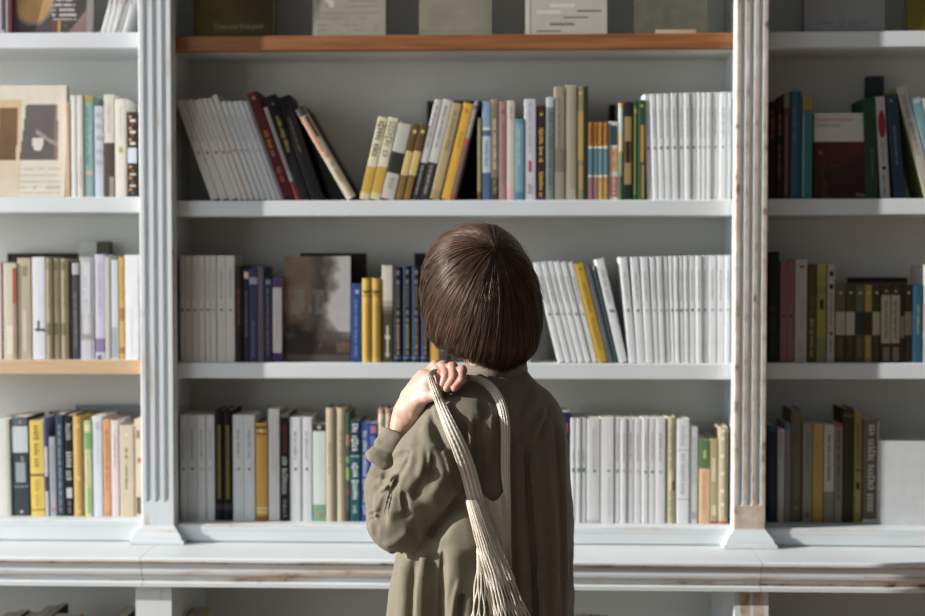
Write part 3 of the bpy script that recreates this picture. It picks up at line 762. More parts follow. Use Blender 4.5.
book('L', 3, 112, 119.6, 420.5, (234, 218, 220), 'pinkish white paperback', [('t', .15, .5, (220, 150, 150), .35, .65)], lean=-.3)
book('L', 3, 120, 134.6, 425.5, (216, 200, 170), 'beige hardback with small black lettering', [('t', .25, .38, (90, 80, 66), .4, .6), ('t', .43, .72, (90, 80, 66), .4, .6), ('o', .5, .1, .003, .004, (238, 228, 206)), ('r', .88, 1, 0, 1, (230, 190, 160))], lean=-.2)
book('L', 3, 135, 142.2, 419, (222, 208, 184), 'cream book with red flecks by the left pilaster', [('r', .3, .7, .12, .2, (150, 120, 96)), ('r', .4, .9, .4, .45, (206, 110, 100)), ('r', .2, .8, .8, .97, (120, 100, 80)), ('r', .0, .2, 0, 1, (190, 130, 110))])
# ---- right bay, second row
YR = .026
book('R', 1, 768.8, 775.6, 101, (44, 40, 40), 'black book with orange lettering by the right pilaster', [('t', .1, .4, (196, 96, 70), .3, .75)], yoff=YR)
book('R', 1, 776, 782.2, 101, (46, 42, 44), 'second black book with orange lettering', [('t', .14, .36, (200, 110, 84), .3, .75), ('t', .45, .8, (140, 130, 124))], yoff=YR)
book('R', 1, 783, 789.2, 93.5, (130, 58, 72), 'maroon book with a green top', [('b', 0, .14, (146, 150, 90)), ('r', .3, .6, .2, .95, (160, 110, 120))], yoff=YR)
book('R', 1, 790, 800.8, 91, (36, 110, 160), 'blue and green book', [('r', 0, .55, 0, 1, (60, 130, 120)), ('t', .15, .5, (170, 180, 110), .25, .5)], yoff=YR)
book('R', 1, 801.2, 812, 96.6, (60, 150, 156), 'teal book with a yellow top', [('b', 0, .13, (190, 160, 60)), ('r', .06, .2, .15, .98, (170, 206, 206)), ('b', .13, .15, (150, 120, 50))], yoff=YR)
book('R', 1, 866.2, 878.6, 98, (42, 84, 62), 'dark green book beside the maroon cover', [('t', .5, .8, (120, 150, 130), .55, .7)], lean=-2.2, yoff=YR)
book('R', 1, 881, 890.6, 96.5, (206, 202, 198), 'white book with a red oval', [('o', .5, .27, .0075, .028, (190, 40, 56)), ('t', .18, .36, (230, 190, 190), .4, .6), ('t', .45, .65, (110, 108, 106), .35, .6), ('o', .5, .70, .004, .004, BLK), ('t', .76, .97, (100, 98, 96), .3, .6)], lean=-3.6, yoff=YR)
book('R', 1, 894.4, 906, 94, (50, 78, 100), 'dark blue book leaning left', [('t', .3, .7, (150, 170, 186), .4, .6), ('o', .4, .06, .003, .003, (150, 170, 180))], lean=-5.2, yoff=YR)
book('R', 1, 925, 936.4, 86, (206, 202, 192), 'white book with grey lettering leaning left', [('T', .08, .3, (150, 150, 130), .3, .6), ('T', .32, .62, (130, 130, 120), .35, .65), ('r', 0, .1, 0, 1, (150, 160, 60))], lean=-15, yoff=YR, side=(150, 158, 60))
book('R', 1, 937.4, 948, 96.5, (120, 176, 186), 'pale teal book leaning left at the frame edge', [('r', .1, .9, .02, .06, (190, 210, 214))], lean=-15.3, yoff=YR)
book('R', 1, 948.6, 961, 96.5, (206, 196, 186), 'cream book leaning left at the frame edge', [('r', .3, .6, .03, .06, (200, 90, 80))], lean=-15.5, yoff=YR)
# ---- right bay, third row
book('R', 2, 768.6, 779, 251.5, (44, 48, 58), 'tall near-black book against the right pilaster', [('t', .5, .95, (80, 84, 96))], yoff=YR)
run('R', 2, [779.6, 786.8, 794], 261, (180, 118, 122), 'dusty pink paperback', lambda i: [('o', .5, .545, .003, .0035, (170, 50, 60)), ('t', .1, .45, (150, 92, 98), .3, .6), ('b', .15, .16, (190, 140, 140))], yoff=YR)
book('R', 2, 794.6, 807, 259.4, (216, 210, 202), 'white paperback between pink and olive books', [('r', .35, .7, .06, .08, BLK), ('t', .4, .7, (200, 140, 130), .5, .66), ('t', .8, .95, (190, 184, 180))], yoff=YR)
book('R', 2, 807.6, 816, 266, (104, 90, 40), 'olive brown book with cream lettering', [('T', .55, .95, (206, 196, 150), .3, .7), ('t', .3, .5, (140, 126, 70))], yoff=YR)
book('R', 2, 816.4, 826.2, 264, (186, 172, 66), 'yellow-green book with a black figure', [('b', .0, .08, (206, 190, 80)), ('r', .3, .7, .37, .46, (50, 46, 40)), ('r', .4, .6, .35, .38, (60, 56, 40)), ('b', .75, 1, (150, 164, 90)), ('b', .22, .3, (160, 160, 80))], yoff=YR)
book('R', 2, 827, 834.6, 264.4, (204, 198, 186), 'white book with black figures and a red dot', [('r', .25, .75, .07, .12, BLK), ('r', .25, .75, .2, .25, BLK), ('t', .28, .66, (96, 92, 88), .35, .65), ('o', .5, .705, .0035, .0045, (190, 40, 40)), ('t', .76, .92, (96, 92, 88), .35, .65)], yoff=YR)
CR = (196, 186, 156); OL = (92, 80, 44)
def chk(top, mid, bot, m0=.345, m1=.645):
    return [('b', 0, m0, top), ('b', m0, m1, mid), ('b', m1, 1, bot), ('o', .5, .1, .003, .0025, (226, 214, 180)), ('t', .68, .95, shade(bot, 1.5), .35, .65)]
S = [(835.2, 845.4, (120, 110, 76), CR, (96, 84, 50)), (845.8, 855, (96, 84, 44), (206, 198, 172), (88, 76, 42)), (855.3, 864.4, (112, 116, 84), (66, 66, 62), (100, 96, 66)), (864.6, 872, (206, 164, 62), (84, 62, 36), (190, 150, 56)), (872.3, 880.4, (88, 78, 44), CR, (86, 76, 46))]
SD = ['olive series book with a tan label', 'olive series book with a cream label', 'grey-green series book with a navy label', 'mustard series book with a brown label', 'dark olive series book with a cream label beside the mustard one']
for (a, b, c1, c2, c3), ds in zip(S, SD):
    book('R', 2, a, b, 285, c1, ds, chk(c1, c2, c3), yoff=YR)
for (a, b), ds in zip(((880.8, 890.4), (890.6, 900)), ('long-labelled dark olive book', 'long-labelled dark olive book')):
    book('R', 2, a, b, 285, (84, 74, 44), ds, [('b', .13, .75, (204, 196, 160)), ('t', .2, .7, (110, 100, 70), .35, .65), ('o', .5, .08, .003, .0025, (206, 196, 160)), ('r', .2, .9, .8, .98, (150, 140, 110))], yoff=YR)
book('R', 2, 900.4, 904.2, 285, (76, 66, 40), 'thin dark olive series book', [('b', .4, .68, (170, 160, 130))], yoff=YR)
book('R', 2, 904.5, 912, 285, (84, 74, 42), 'last dark olive series book, beside the blue one', chk((84, 74, 42), (170, 160, 124), (80, 70, 42)), yoff=YR)
book('R', 2, 912.4, 922.6, 285.4, (38, 110, 150), 'blue book with yellow lettering', [('t', .25, .65, (186, 190, 80), .4, .7), ('r', 0, .25, 0, 1, (50, 120, 130))], yoff=YR)
book('R', 2, 923.2, 932, 264.5, (214, 210, 206), 'white book at the right frame edge', [('b', .4, .7, (214, 170, 160)), ('b', .7, 1, (190, 186, 186))], yoff=YR)
# ---- right bay, lowest row
YQ = .034
book('R', 3, 767.6, 776.4, 425.4, (46, 58, 84), 'navy book against the right pilaster', [('b', .0, .06, (60, 90, 140)), ('t', .3, .9, (96, 100, 110), .4, .6)], yoff=YQ)
book('R', 3, 777, 784, 429, (214, 204, 182), 'narrow cream book with small lettering', [('t', .04, .32, (110, 100, 84), .35, .65)], yoff=YQ)
book('R', 3, 784.3, 790, 423, (150, 148, 136), 'narrow grey book with a blue top', [('b', 0, .07, (80, 130, 180)), ('t', .3, .8, (120, 118, 106))], yoff=YQ)
book('R', 3, 790.5, 801.4, 409.6, (118, 108, 80), 'tall olive-brown hardback', [('r', .0, .1, 0, 1, (150, 140, 110)), ('t', .3, .8, (150, 140, 112), .4, .6), ('r', .3, .7, .86, .89, (160, 150, 120))], yoff=YQ, hard=True)
book('R', 3, 802, 811.6, 423.6, (160, 154, 134), 'grey-beige paperback', [('t', .1, .5, (130, 124, 106), .4, .6), ('r', .35, .65, .9, .95, (110, 104, 90))], yoff=YQ)
book('R', 3, 812, 822.4, 423.6, (206, 168, 74), 'golden yellow paperback', [('t', .2, .6, (180, 138, 56), .4, .6), ('b', .96, 1, (190, 140, 60))], yoff=YQ)
book('R', 3, 823, 833.6, 425, (206, 200, 186), 'white book with a grey foot and black title', [('t', .1, .58, (80, 76, 70), .35, .65), ('b', .68, 1, (150, 142, 126)), ('b', .98, 1, (200, 110, 70))], yoff=YQ)
book('R', 3, 834, 842, 424, (150, 142, 124), 'grey book with a long dark title', [('T', .06, .78, (84, 78, 66), .3, .75), ('b', .0, .03, (190, 80, 70))], yoff=YQ)
book('R', 3, 842.5, 853, 408.6, (66, 58, 34), 'tall dark brown hardback', [('b', .05, .07, (110, 98, 60)), ('t', .2, .9, (84, 74, 46), .2, .4)], yoff=YQ, hard=True)
book('R', 3, 853.4, 861.6, 411, (168, 142, 66), 'olive gold book beside the tall dark one', [('t', .1, .5, (130, 106, 46)), ('r', .2, .8, .52, .54, (110, 90, 40)), ('r', .3, .7, .64, .7, BLK), ('r', .4, .6, .72, .9, (200, 176, 100))], yoff=YQ)
book('R', 3, 862.4, 879, 419.5, (120, 110, 92), 'thick grey book with white ornamental lettering', [('T', .05, .96, (222, 216, 204), .3, .72), ('r', .86, .97, .02, .98, (214, 208, 196)), ('r', .74, .86, .2, .4, (150, 70, 66)), ('b', .965, 1, (226, 220, 206))], yoff=YQ)
# ---- second rows standing behind
book('C', 1, 609, 615.5, 104.5, (40, 38, 38), 'black book standing behind the short white one', yoff=.116, depth=.024)
book('C', 2, 414, 425.5, 253, (48, 46, 48), 'black book standing behind the ornate set', yoff=.116, depth=.024)
book('L', 2, 79.4, 98, 242.2, (206, 208, 200), 'tall pale book standing behind the marbled one', yoff=.116, depth=.024)
book('L', 2, 98.8, 110.4, 241.4, (92, 92, 78), 'tall dark olive book standing behind the lavender one', yoff=.116, depth=.024)
book('L', 3, 49.5, 56.5, 412, (44, 44, 46), 'black book standing behind the short grey one', yoff=.116, depth=.024)
book('R', 1, 866.5, 883.5, 76, (66, 74, 76), 'tall slate book standing behind the green one', yoff=.118, depth=.022)
# ---- cupboard under the worktop
low = [('L', -4, 7, 621, (96, 90, 84), 'dark grey book', .07), ('L', 8, 16, 620, (46, 44, 44), 'slim black book', .08), ('L', 17, 29, 622, (84, 80, 76), 'taupe grey book', .08), ('L', 30, 41, 619.5, (130, 132, 126), 'pale grey book', .11), ('L', 41.5, 48, 619, (34, 34, 35), 'tall black book', .125), ('L', 48.5, 76, 620, (228, 120, 70), 'orange book', .05),
       ('L', 110, 122, 622, (50, 46, 46), 'dark brown book', .12), ('C', 179.5, 184, 619, (140, 70, 74), 'dark red book', .06), ('C', 184.5, 192, 619, (150, 90, 88), 'rosy book', .09), ('C', 192.5, 200, 618, (170, 166, 84), 'yellow-green book', .09),
       ('C', 577, 584, 620, (110, 90, 78), 'brown book', .05), ('C', 584.5, 591, 620, (70, 60, 58), 'dark book', .05), ('C', 591.5, 600, 620.5, (64, 58, 56), 'charcoal book', .05), ('C', 600.5, 609, 621, (140, 96, 78), 'russet book', .05)]
for bay, a, b, yt, c, ds, dp in low:
    yy = -.06
    o = book(bay, 4, a, b, yt, c, ds + (', its top just showing' if 'tops' not in ds else ''), yoff=yy, depth=dp)

# ------------------------------------------------------------------ books shown face on, and boxes
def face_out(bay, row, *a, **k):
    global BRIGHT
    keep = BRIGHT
    if row == 0 and bay != 'L': BRIGHT = .84  # shade from overhead dimmed into the top-row cover colours
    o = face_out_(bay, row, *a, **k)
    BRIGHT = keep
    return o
def face_out_(bay, row, x0, x1, ytop, thick, art, desc, yoff=.02, nx=48, nz=60, tilt=4.0, edge=(120, 116, 108), words=(), name='book'):
    """cover towards the room; art(u,v)->colour with v from the top"""
    z = SH[bay, row][0] + .0004
    pz = 269 + (SH[bay, row][0] - CAM[2]) * -FPX / 2.58
    X0, X1 = xat(x0, yoff, pz), xat(x1, yoff, pz)
    w = X1 - X0; h = zat(ytop, yoff, (x0 + x1) / 2) - z
    cm = CM()
    for i in range(nx):
        for j in range(nz):
            u0, u1, v0, v1 = i / nx, (i + 1) / nx, j / nz, (j + 1) / nz
            cm.face([(w*u0, 0, h*(1-v1)), (w*u1, 0, h*(1-v1)), (w*u1, 0, h*(1-v0)), (w*u0, 0, h*(1-v0))], art((u0+u1)/2, (v0+v1)/2))
    c = min(.0015, thick * .15)
    def slabf(y0, y1, col):
        cm.face([(0, y1, 0), (w, y1, 0), (w, y1, h), (0, y1, h)][::-1], col)
        for q in ([(0, y0, 0), (w, y0, 0), (w, y1, 0), (0, y1, 0)][::-1], [(0, y0, h), (w, y0, h), (w, y1, h), (0, y1, h)], [(w, y0, 0), (w, y1, 0), (w, y1, h), (w, y0, h)]):
            cm.face(q, col)
    slabf(0, c, edge)
    cm.face([(0, thick-c, 0), (w, thick-c, 0), (w, thick-c, h), (0, thick-c, h)], edge)
    slabf(thick - c, thick, edge)
    cm.face([(0, 0, 0), (0, 0, h), (0, thick, h), (0, thick, 0)], edge)      # the spine, on the left
    cm.face([(c, 0, 0), (c, thick, 0), (c, thick, h), (c, 0, h)], edge)
    for body, uc, vc, hh, k in words:
        vv, ff = text_mesh(body)
        for f in ff:
            cm.face([(w*uc + vv[i][0]*hh, -.0004, h*(1-vc) + vv[i][1]*hh) for i in f], k)
    o = cm.build(name, M['book'])
    if name == 'book':
        mb = MB(); mb.box(c + .0002, w - .002, c + .0002, thick - c - .0002, .001, h - .001)
        mb.build('page_block', M['pages'], o)
    a = rad(tilt)
    o.location = (X0, yoff, z + thick * math.sin(a)); o.rotation_euler = (-a, 0, 0)
    BOOKS.append((o, desc, bay, row, X0))
    return o

class VN:
    """smooth value noise on a plane"""
    def __init__(s, seed): s.g = np.random.default_rng(seed).random((64, 64))
    def __call__(s, x, y):
        r = 0; a = .5
        for _ in range(4):
            i, j = int(math.floor(x)), int(math.floor(y)); fx, fy = x - i, y - j
            fx = fx*fx*(3-2*fx); fy = fy*fy*(3-2*fy)
            g = s.g
            p = (g[i % 64, j % 64]*(1-fx) + g[(i+1) % 64, j % 64]*fx)*(1-fy) + (g[i % 64, (j+1) % 64]*(1-fx) + g[(i+1) % 64, (j+1) % 64]*fx)*fy
            r += a*p; a *= .5; x *= 2.1; y *= 2.1
        return r / .9375
def mixc(a, b, t):
    t = max(0, min(1, t)); return tuple(x + (y - x) * t for x, y in zip(a, b))
N1, N2 = VN(3), VN(11)
def art_painting(u, v):
    c = mixc((122, 98, 80), (156, 126, 102), N1(u*4, v*6))
    c = mixc(c, (96, 88, 82), (u - .35) * 4 + (N2(u*6, v*3) - .5) * 2)
    c = mixc(c, (176, 174, 172), ((u - .62) * 7 + (N1(u*5, v*7) - .5) * 2.6) * (1 if v < .72 else .2))
    c = mixc(c, (150, 142, 134), .7 if (.32 < v < .55 and u < .6 and N2(u*14, v*3) > .45) else 0)
    c = mixc(c, (58, 52, 50), (v - .5 - .22*u) * 5 * N2(u*8, v*9) * 2)
    c = mixc(c, (112, 72, 80), .6 if (.72 < v < .86 and .5 < u < .92 and N1(u*11, v*13) > .52) else 0)
    c = mixc(c, (140, 104, 64), .5 if (.82 < v < .92 and u > .8) else 0)
    return mixc(c, (100, 94, 86), .6 if v > .93 else 0)
face_out('C', 2, 283.5, 350.2, 256.4, .018, art_painting, 'large cover with a grey and brown smeared abstract painting', tilt=2.5, edge=(70, 62, 56))
face_out('C', 2, 300, 366, 253.2, .016, lambda u, v: (40, 38, 40), 'large black book standing behind the painted cover', yoff=.075, nx=2, nz=2, tilt=1, edge=(40, 38, 40))
face_out('C', 1, 427, 482.5, 100.8, .011, lambda u, v: (62, 56, 54) if (u < .06 or v < .04) else (36, 33, 34), 'black book standing face out behind the leaning yellow ones', yoff=.1135, nx=24, nz=24, tilt=1, edge=(40, 38, 38))
def art_cream(u, v):
    base = (226, 216, 200)
    if u < .34 and v > .13: base = mixc((224, 190, 140), (222, 204, 180), (v - .2) * 1.4)
    if u < .25 + .04*(1-v) and .2 < v < .67:
        return mixc((132, 96, 62), (88, 64, 44), (v - .3) * 2 * N1(u*30, v*30))
    if .40 - .18*(v-.18) < u < .87 + .03*v and .175 < v < .675:
        c = mixc((120, 110, 108), (98, 92, 92), N2(u*8, v*8))
        q = ((u - .58) / .085) ** 2 + (0 if v < .5 else ((v - .5) / .09) ** 2)
        if .475 < v and q < 1: return (222, 216, 206)
        if abs(v - (.47 + .05 * math.sin(u * 9))) < .02 and u > .55: return (166, 152, 144)
        if u > .83: return (150, 122, 106)
        return c
    if v > .72 and .3 < u < .92 and (v * 30) % 1.6 < .5 and N1(u*20, v*60) > .4: return (196, 186, 172)
    return base
face_out('L', 1, -2, 64.8, 84.5, .016, art_cream, 'large cream cover with two brown photographs', nx=54, nz=70, tilt=4, edge=(206, 196, 180))
def art_plate(u, v):
    c = mixc((74, 68, 70), (92, 86, 88), N1(u*6, v*9))
    du, dv = (u - .245) * 78.5, (v - .52) * 73
    if (du/19.5) ** 2 + (dv/24) ** 2 < 1: c = mixc((212, 166, 104), (190, 142, 84), N2(u*7, v*7))
    elif (du/22.5) ** 2 + (dv/27) ** 2 < 1: c = (140, 124, 112)
    if u > .94: return (150, 148, 148)
    if u < .03: return (150, 140, 140)
    if u > .70 and v > .6:
        if u - .72 > (1 - v) * .75 + .02 - .05 and u - .60 > (1-v)*.5: c = mixc((140, 110, 106), (160, 130, 124), N1(u*9, v*9))
    if .47 < u < .8 and .52 < v < .82 and ((v * 60) % 4 < 1.6) and N1(u*40, v*7) > .38 and du > 19: c = (196, 192, 188)
    if .45 < u < .72 and .84 < v < .98:
        q = (u * 14) % 1
        if q < .4: c = [(206, 120, 70), (150, 60, 50), (214, 150, 80)][int(u * 14) % 3] if N2(u*14, v*8) > .4 else c
    return c
face_out('L', 0, 13.2, 91.8, -42, .018, art_plate, 'dark glossy cover with a big round orange shape', nx=60, nz=60, tilt=3, edge=(150, 148, 148))
# orange wood shelf: covers cut by the top of the frame
def art_olive(u, v): return mixc((104, 92, 34), (74, 62, 30), u * .9 + (N1(u*5, v*5) - .5))
face_out('C', 0, 193.5, 273, -66, .03, art_olive, 'dark olive cover with a pale name along the foot', tilt=3, edge=(130, 118, 40), words=[('Спазов Бакуей', .565, .905, .0135, (168, 158, 132))])
def art_pale(u, v):
    c = mixc((184, 178, 158), (170, 164, 146), N1(u*3, v*9))
    if v > .58 and (v * 34) % 2 < .4 and N2(u*9, v*34) > .42 and u < .9: c = mixc(c, (146, 140, 124), .6)
    if u < .07: c = (196, 194, 178)
    if .06 < u < .3 and .56 < v < .72 and abs(u - .14 - (v - .56)) < .05: c = (214, 210, 196)
    return c
face_out('C', 0, 312.5, 385.6, -66, .03, art_pale, 'pale beige cover with faint text and a white corner tear', tilt=3, edge=(150, 134, 104))
face_out('C', 0, 419, 491.8, -66, .03, lambda u, v: mixc(mixc((170, 164, 144), (146, 140, 120), N1(u*4, v*5)), (134, 142, 116), max(0, (u - .8) * 4) + (.5 if .955 < v < .965 else 0)), 'greenish grey cloth cover, plain and slightly stained', tilt=3, edge=(96, 92, 66))
def art_dash(u, v):
    if u < .045: return (226, 222, 212)
    if u < .065: return (150, 146, 138)
    for (a, b, c, k) in ((.14, .44, .96, (132, 128, 118)), (.30, .60, .895, (132, 128, 118)), (.47, .76, .83, (132, 128, 118)), (.64, .93, .765, (120, 116, 106)), (.14, .44, .775, (234, 230, 216)), (.30, .60, .71, (234, 230, 216))):
        if a < u < b and abs(v - c) < .010 + (.006 if k[0] > 200 else 0): return k
    return (206, 202, 188)
face_out('C', 0, 525.6, 607, -66, .03, art_dash, 'off-white cover with staggered short grey dashes', tilt=3, edge=(226, 222, 210), nx=60, nz=110)
def art_grey(u, v):
    if .28 < u < .84 and v > .955: return mixc((214, 202, 176), (196, 140, 96), max(0, (u - .5) * 2) * .6)
    return mixc((122, 120, 104), (104, 102, 88), N2(u*9, v*11))
face_out('C', 0, 635, 707.5, -66, .03, art_grey, 'mottled grey-green cover with a small cream strip', tilt=3, edge=(90, 84, 62), nx=50, nz=90)
def art_r0(u, v):
    if .2 < u < .8 and (abs(v - .905) < .006 or (abs(v - .935) < .005 and .33 < u < .68)) and N1(u*50, 3) > .4: return (120, 122, 124)
    return mixc((170, 174, 176), (162, 166, 168), N1(u*3, v*3))
face_out('R', 0, 804, 885, -72, .02, art_r0, 'plain pale grey cover with two lines of small print', yoff=.03, tilt=3, edge=(150, 152, 152), nx=80, nz=100)
face_out('R', 0, 907.5, 985, -72, .02, lambda u, v: mixc((136, 128, 40), (120, 112, 36), N1(u*4, v*4)), 'olive yellow cover at the frame edge', yoff=.03, tilt=3, edge=(120, 112, 40), nx=12, nz=12)
def art_r1(u, v):
    if v < .325: return (206, 202, 198)
    c = mixc((96, 44, 44), (58, 36, 38), (v - .3) * 1.6 + (N1(u*5, v*5) - .5))
    c = mixc(c, (96, 88, 44), .35 if (N2(u*5, v*4) > .6 and .1 < u < .5 and v > .6) else 0)
    if (u - .13) ** 2 + ((v - .46) * 1.4) ** 2 < .0012: return (170, 70, 50)
    return c
face_out('R', 1, 813.6, 865.6, 113, .02, art_r1, 'white and maroon cover with orange title', yoff=.03, tilt=1.2, edge=(60, 34, 36), words=[('Людмил Симеон', .36, .075, .0085, (214, 120, 80)), ('Избрани стихове', .26, .145, .0055, (90, 86, 84)), ('Стих', .9, .955, .006, (196, 186, 180))])
# covers standing behind
face_out('L', 2, 8, 78, 253.2, .012, lambda u, v: (66, 52, 44) if u > .06 else (40, 36, 36), 'dark brown book behind the cream and khaki ones', yoff=.116, nx=17, nz=3, tilt=.5, edge=(70, 56, 46))
face_out('L', 3, 76, 141, 405.5, .012, lambda u, v: (124, 142, 144), 'grey-teal book behind the lowest left row', yoff=.116, nx=3, nz=3, tilt=.5, edge=(124, 142, 144))
face_out('R', 2, 848, 907, 277.4, .012, lambda u, v: (84, 44, 48) if v < .08 else (120, 112, 104), 'maroon book behind the olive series', yoff=.117, nx=3, nz=30, tilt=.5, edge=(84, 44, 48))
face_out('R', 3, 880.5, 975, 441, .09, lambda u, v: (212, 216, 218), 'blank white box-like volume at the right end', yoff=.014, nx=2, nz=2, tilt=0, edge=(216, 220, 222), name='white_box')

# ---- labels
ORD = ['', 'first', 'second', 'third', 'fourth', 'fifth', 'sixth', 'seventh', 'eighth', 'ninth', 'tenth', 'eleventh', 'twelfth', 'thirteenth', 'fourteenth', 'fifteenth', 'sixteenth']
NUM = ['', 'one', 'two', 'three', 'four', 'five', 'six', 'seven', 'eight', 'nine', 'ten', 'eleven', 'twelve', 'thirteen', 'fourteen', 'fifteen', 'sixteen']
rows = {}
for b in BOOKS: rows.setdefault((b[2], b[3]), []).append(b)
for key, bs in rows.items():
    bs.sort(key=lambda b: b[4])
    cnt, seen = {}, {}
    for b in bs: cnt[b[1]] = cnt.get(b[1], 0) + 1
    where = ROWDESC[key]
    for o, desc, bay, row, x in bs:
        lab = desc
        if cnt[desc] > 1:
            seen[desc] = seen.get(desc, 0) + 1
            many = desc
            for w_ in ('paperback', 'hardback', 'book'):
                if w_ in desc: many = desc.replace(w_, w_ + 's', 1); break
            lab = f"{ORD[seen[desc]]} from left of {NUM[cnt[desc]]} {many}"
        long = lab + ', ' + where
        if len(long.split()) > 16: print('LONG', long)
        g = ('books, ' + where) if cnt[desc] == 1 else many + ', ' + where
        if o.name.startswith('white_box'): tag(o, 'blank white box standing at the right end, ' + where, 'box')
        else: tag(o, long, 'book', g)
# ------------------------------------------------------------------ sculpting with distance fields
def ss(a, b, x):
    t = np.clip((x - a) / (b - a), 0, 1); return t * t * (3 - 2 * t)
def smin(a, b, k):
    h = np.clip(.5 + .5 * (b - a) / k, 0, 1)
    return b + (a - b) * h - k * h * (1 - h)
def smax(a, b, k): return -smin(-a, -b, k)
def cone(P, a, b, ra, rb):
    a, b = np.asarray(a, float), np.asarray(b, float)
    ab = b - a
    t = np.clip(((P - a) @ ab) / (ab @ ab), 0, 1)
    return np.linalg.norm(P - a - t[:, None] * ab, axis=1) - (ra + (rb - ra) * t)
def segd(P, a, b):
    return cone(P, a, b, 0, 0)
def ell(P, c, r, M3=None):
    q = P - np.asarray(c)
    if M3 is not None: q = q @ M3          # columns = local axes
    q = q / np.asarray(r)
    k = np.linalg.norm(q, axis=1)
    return (k - 1) * min(r) * (.5 + .5 * np.clip(k, 0, 1))

def surfnet(fn, lo, hi, h):
    """surface nets over a regular grid"""
    lo, hi = np.asarray(lo, float), np.asarray(hi, float)
    n = np.maximum(2, np.ceil((hi - lo) / h).astype(int) + 1)
    ax = [lo[i] + h * np.arange(n[i]) for i in range(3)]
    D = np.empty(n, np.float32)
    yz = np.stack(np.meshgrid(ax[1], ax[2], indexing='ij'), -1).reshape(-1, 2)
    step = max(1, 300000 // len(yz))
    for i in range(0, n[0], step):
        xs = ax[0][i:i+step]
        P = np.empty((len(xs), len(yz), 3)); P[..., 0] = xs[:, None]; P[..., 1:] = yz[None]
        D[i:i+len(xs)] = fn(P.reshape(-1, 3)).reshape(len(xs), n[1], n[2])
    S = D < 0
    nx, ny, nz = n
    cnt = np.zeros((nx-1, ny-1, nz-1), np.int8); acc = np.zeros((nx-1, ny-1, nz-1, 3), np.float32)
    offs = [(i, j, k) for i in (0, 1) for j in (0, 1) for k in (0, 1)]
    def sl(o): return tuple(slice(o[q], n[q] - 1 + o[q]) for q in range(3))
    for a in offs:
        for q in range(3):
            if a[q]: continue
            b = list(a); b[q] = 1; b = tuple(b)
            da, db = D[sl(a)], D[sl(b)]
            m = (da < 0) != (db < 0)
            t = np.where(m, da / np.where(m, da - db, 1), 0)
            cnt += m
            for w in range(3):
                acc[..., w] += np.where(m, a[w] + (t if w == q else 0), 0)
    act = cnt > 0
    idx = np.full(act.shape, -1, np.int64); idx[act] = np.arange(act.sum())
    cell = np.argwhere(act)
    V = lo + h * (cell + acc[act] / cnt[act][:, None])
    F = []
    for q in range(3):
        u, v = (q + 1) % 3, (q + 2) % 3
        a = [slice(None)] * 3; b = [slice(None)] * 3
        a[q] = slice(0, n[q] - 1); b[q] = slice(1, n[q])
        for w in (u, v):
            a[w] = slice(1, n[w] - 1); b[w] = slice(1, n[w] - 1)
        sa, sb = S[tuple(a)], S[tuple(b)]
        for m, flip in ((sa & ~sb, False), (~sa & sb, True)):
            e = np.argwhere(m)
            if not len(e): continue
            e = e + np.array([0 if w == q else 1 for w in range(3)])
            def at(du, dv):
                c = e.copy(); c[:, u] += du; c[:, v] += dv
                return idx[c[:, 0], c[:, 1], c[:, 2]]
            quad = np.stack([at(-1, -1), at(0, -1), at(0, 0), at(-1, 0)], 1)
            F.append(quad[:, ::-1] if flip else quad)
    return V, np.concatenate(F)

def np_mesh(name, V, F, mat, parent=None, smooth=True):
    me = bpy.data.meshes.new(name)
    me.vertices.add(len(V)); me.vertices.foreach_set('co', np.asarray(V, np.float32).ravel())
    k = F.shape[1]
    me.loops.add(F.size); me.loops.foreach_set('vertex_index', F.astype(np.int32).ravel())
    me.polygons.add(len(F)); me.polygons.foreach_set('loop_start', np.arange(0, F.size, k, dtype=np.int32))
    me.polygons.foreach_set('use_smooth', np.ones(len(F), bool))
    me.materials.append(mat)
    me.update(calc_edges=True); me.validate()
    o = bpy.data.objects.new(name, me); COL.objects.link(o)
    if parent: o.parent = parent
    return o

def noise3(P, scale, seed=0):
    """smooth value noise"""
    g = np.random.default_rng(seed).random((24, 24, 24)) * 2 - 1
    Q = P * scale
    i = np.floor(Q).astype(int); f = Q - i; f = f * f * (3 - 2 * f)
    r = 0
    for a in (0, 1):
        for b in (0, 1):
            for c in (0, 1):
                w = (f[:, 0] if a else 1 - f[:, 0]) * (f[:, 1] if b else 1 - f[:, 1]) * (f[:, 2] if c else 1 - f[:, 2])
                r = r + w * g[(i[:, 0] + a) % 24, (i[:, 1] + b) % 24, (i[:, 2] + c) % 24]
    return r

def spline(pts, n):
    """Catmull-Rom through pts"""
    p = np.asarray(pts, float)
    p = np.vstack([2 * p[0] - p[1], p, 2 * p[-1] - p[-2]])
    t = np.linspace(0, len(p) - 3 - 1e-6, n); i = t.astype(int); f = (t - i)[:, None]
    a, b, c, d = p[i], p[i+1], p[i+2], p[i+3]
    return .5 * ((2*b) + (c - a) * f + (2*a - 5*b + 4*c - d) * f**2 + (3*b - a - 3*c + d) * f**3)

# ------------------------------------------------------------------ person: frames
YP = -.42
PHI = rad(40)
E1 = np.array([math.cos(PHI), math.sin(PHI), 0]); FW = np.array([-math.sin(PHI), math.cos(PHI), 0])
person = empty('person', (W(486, 300, YP)[0], YP, 0))
tag(person, 'person with a brown bob seen from behind, olive shirt, hand holding a bag strap', 'person')
PO = np.array(person.location)
def loc(V): return np.asarray(V) - PO      # children of the person live in its own frame
zp = lambda py: zat(py, YP, 490)

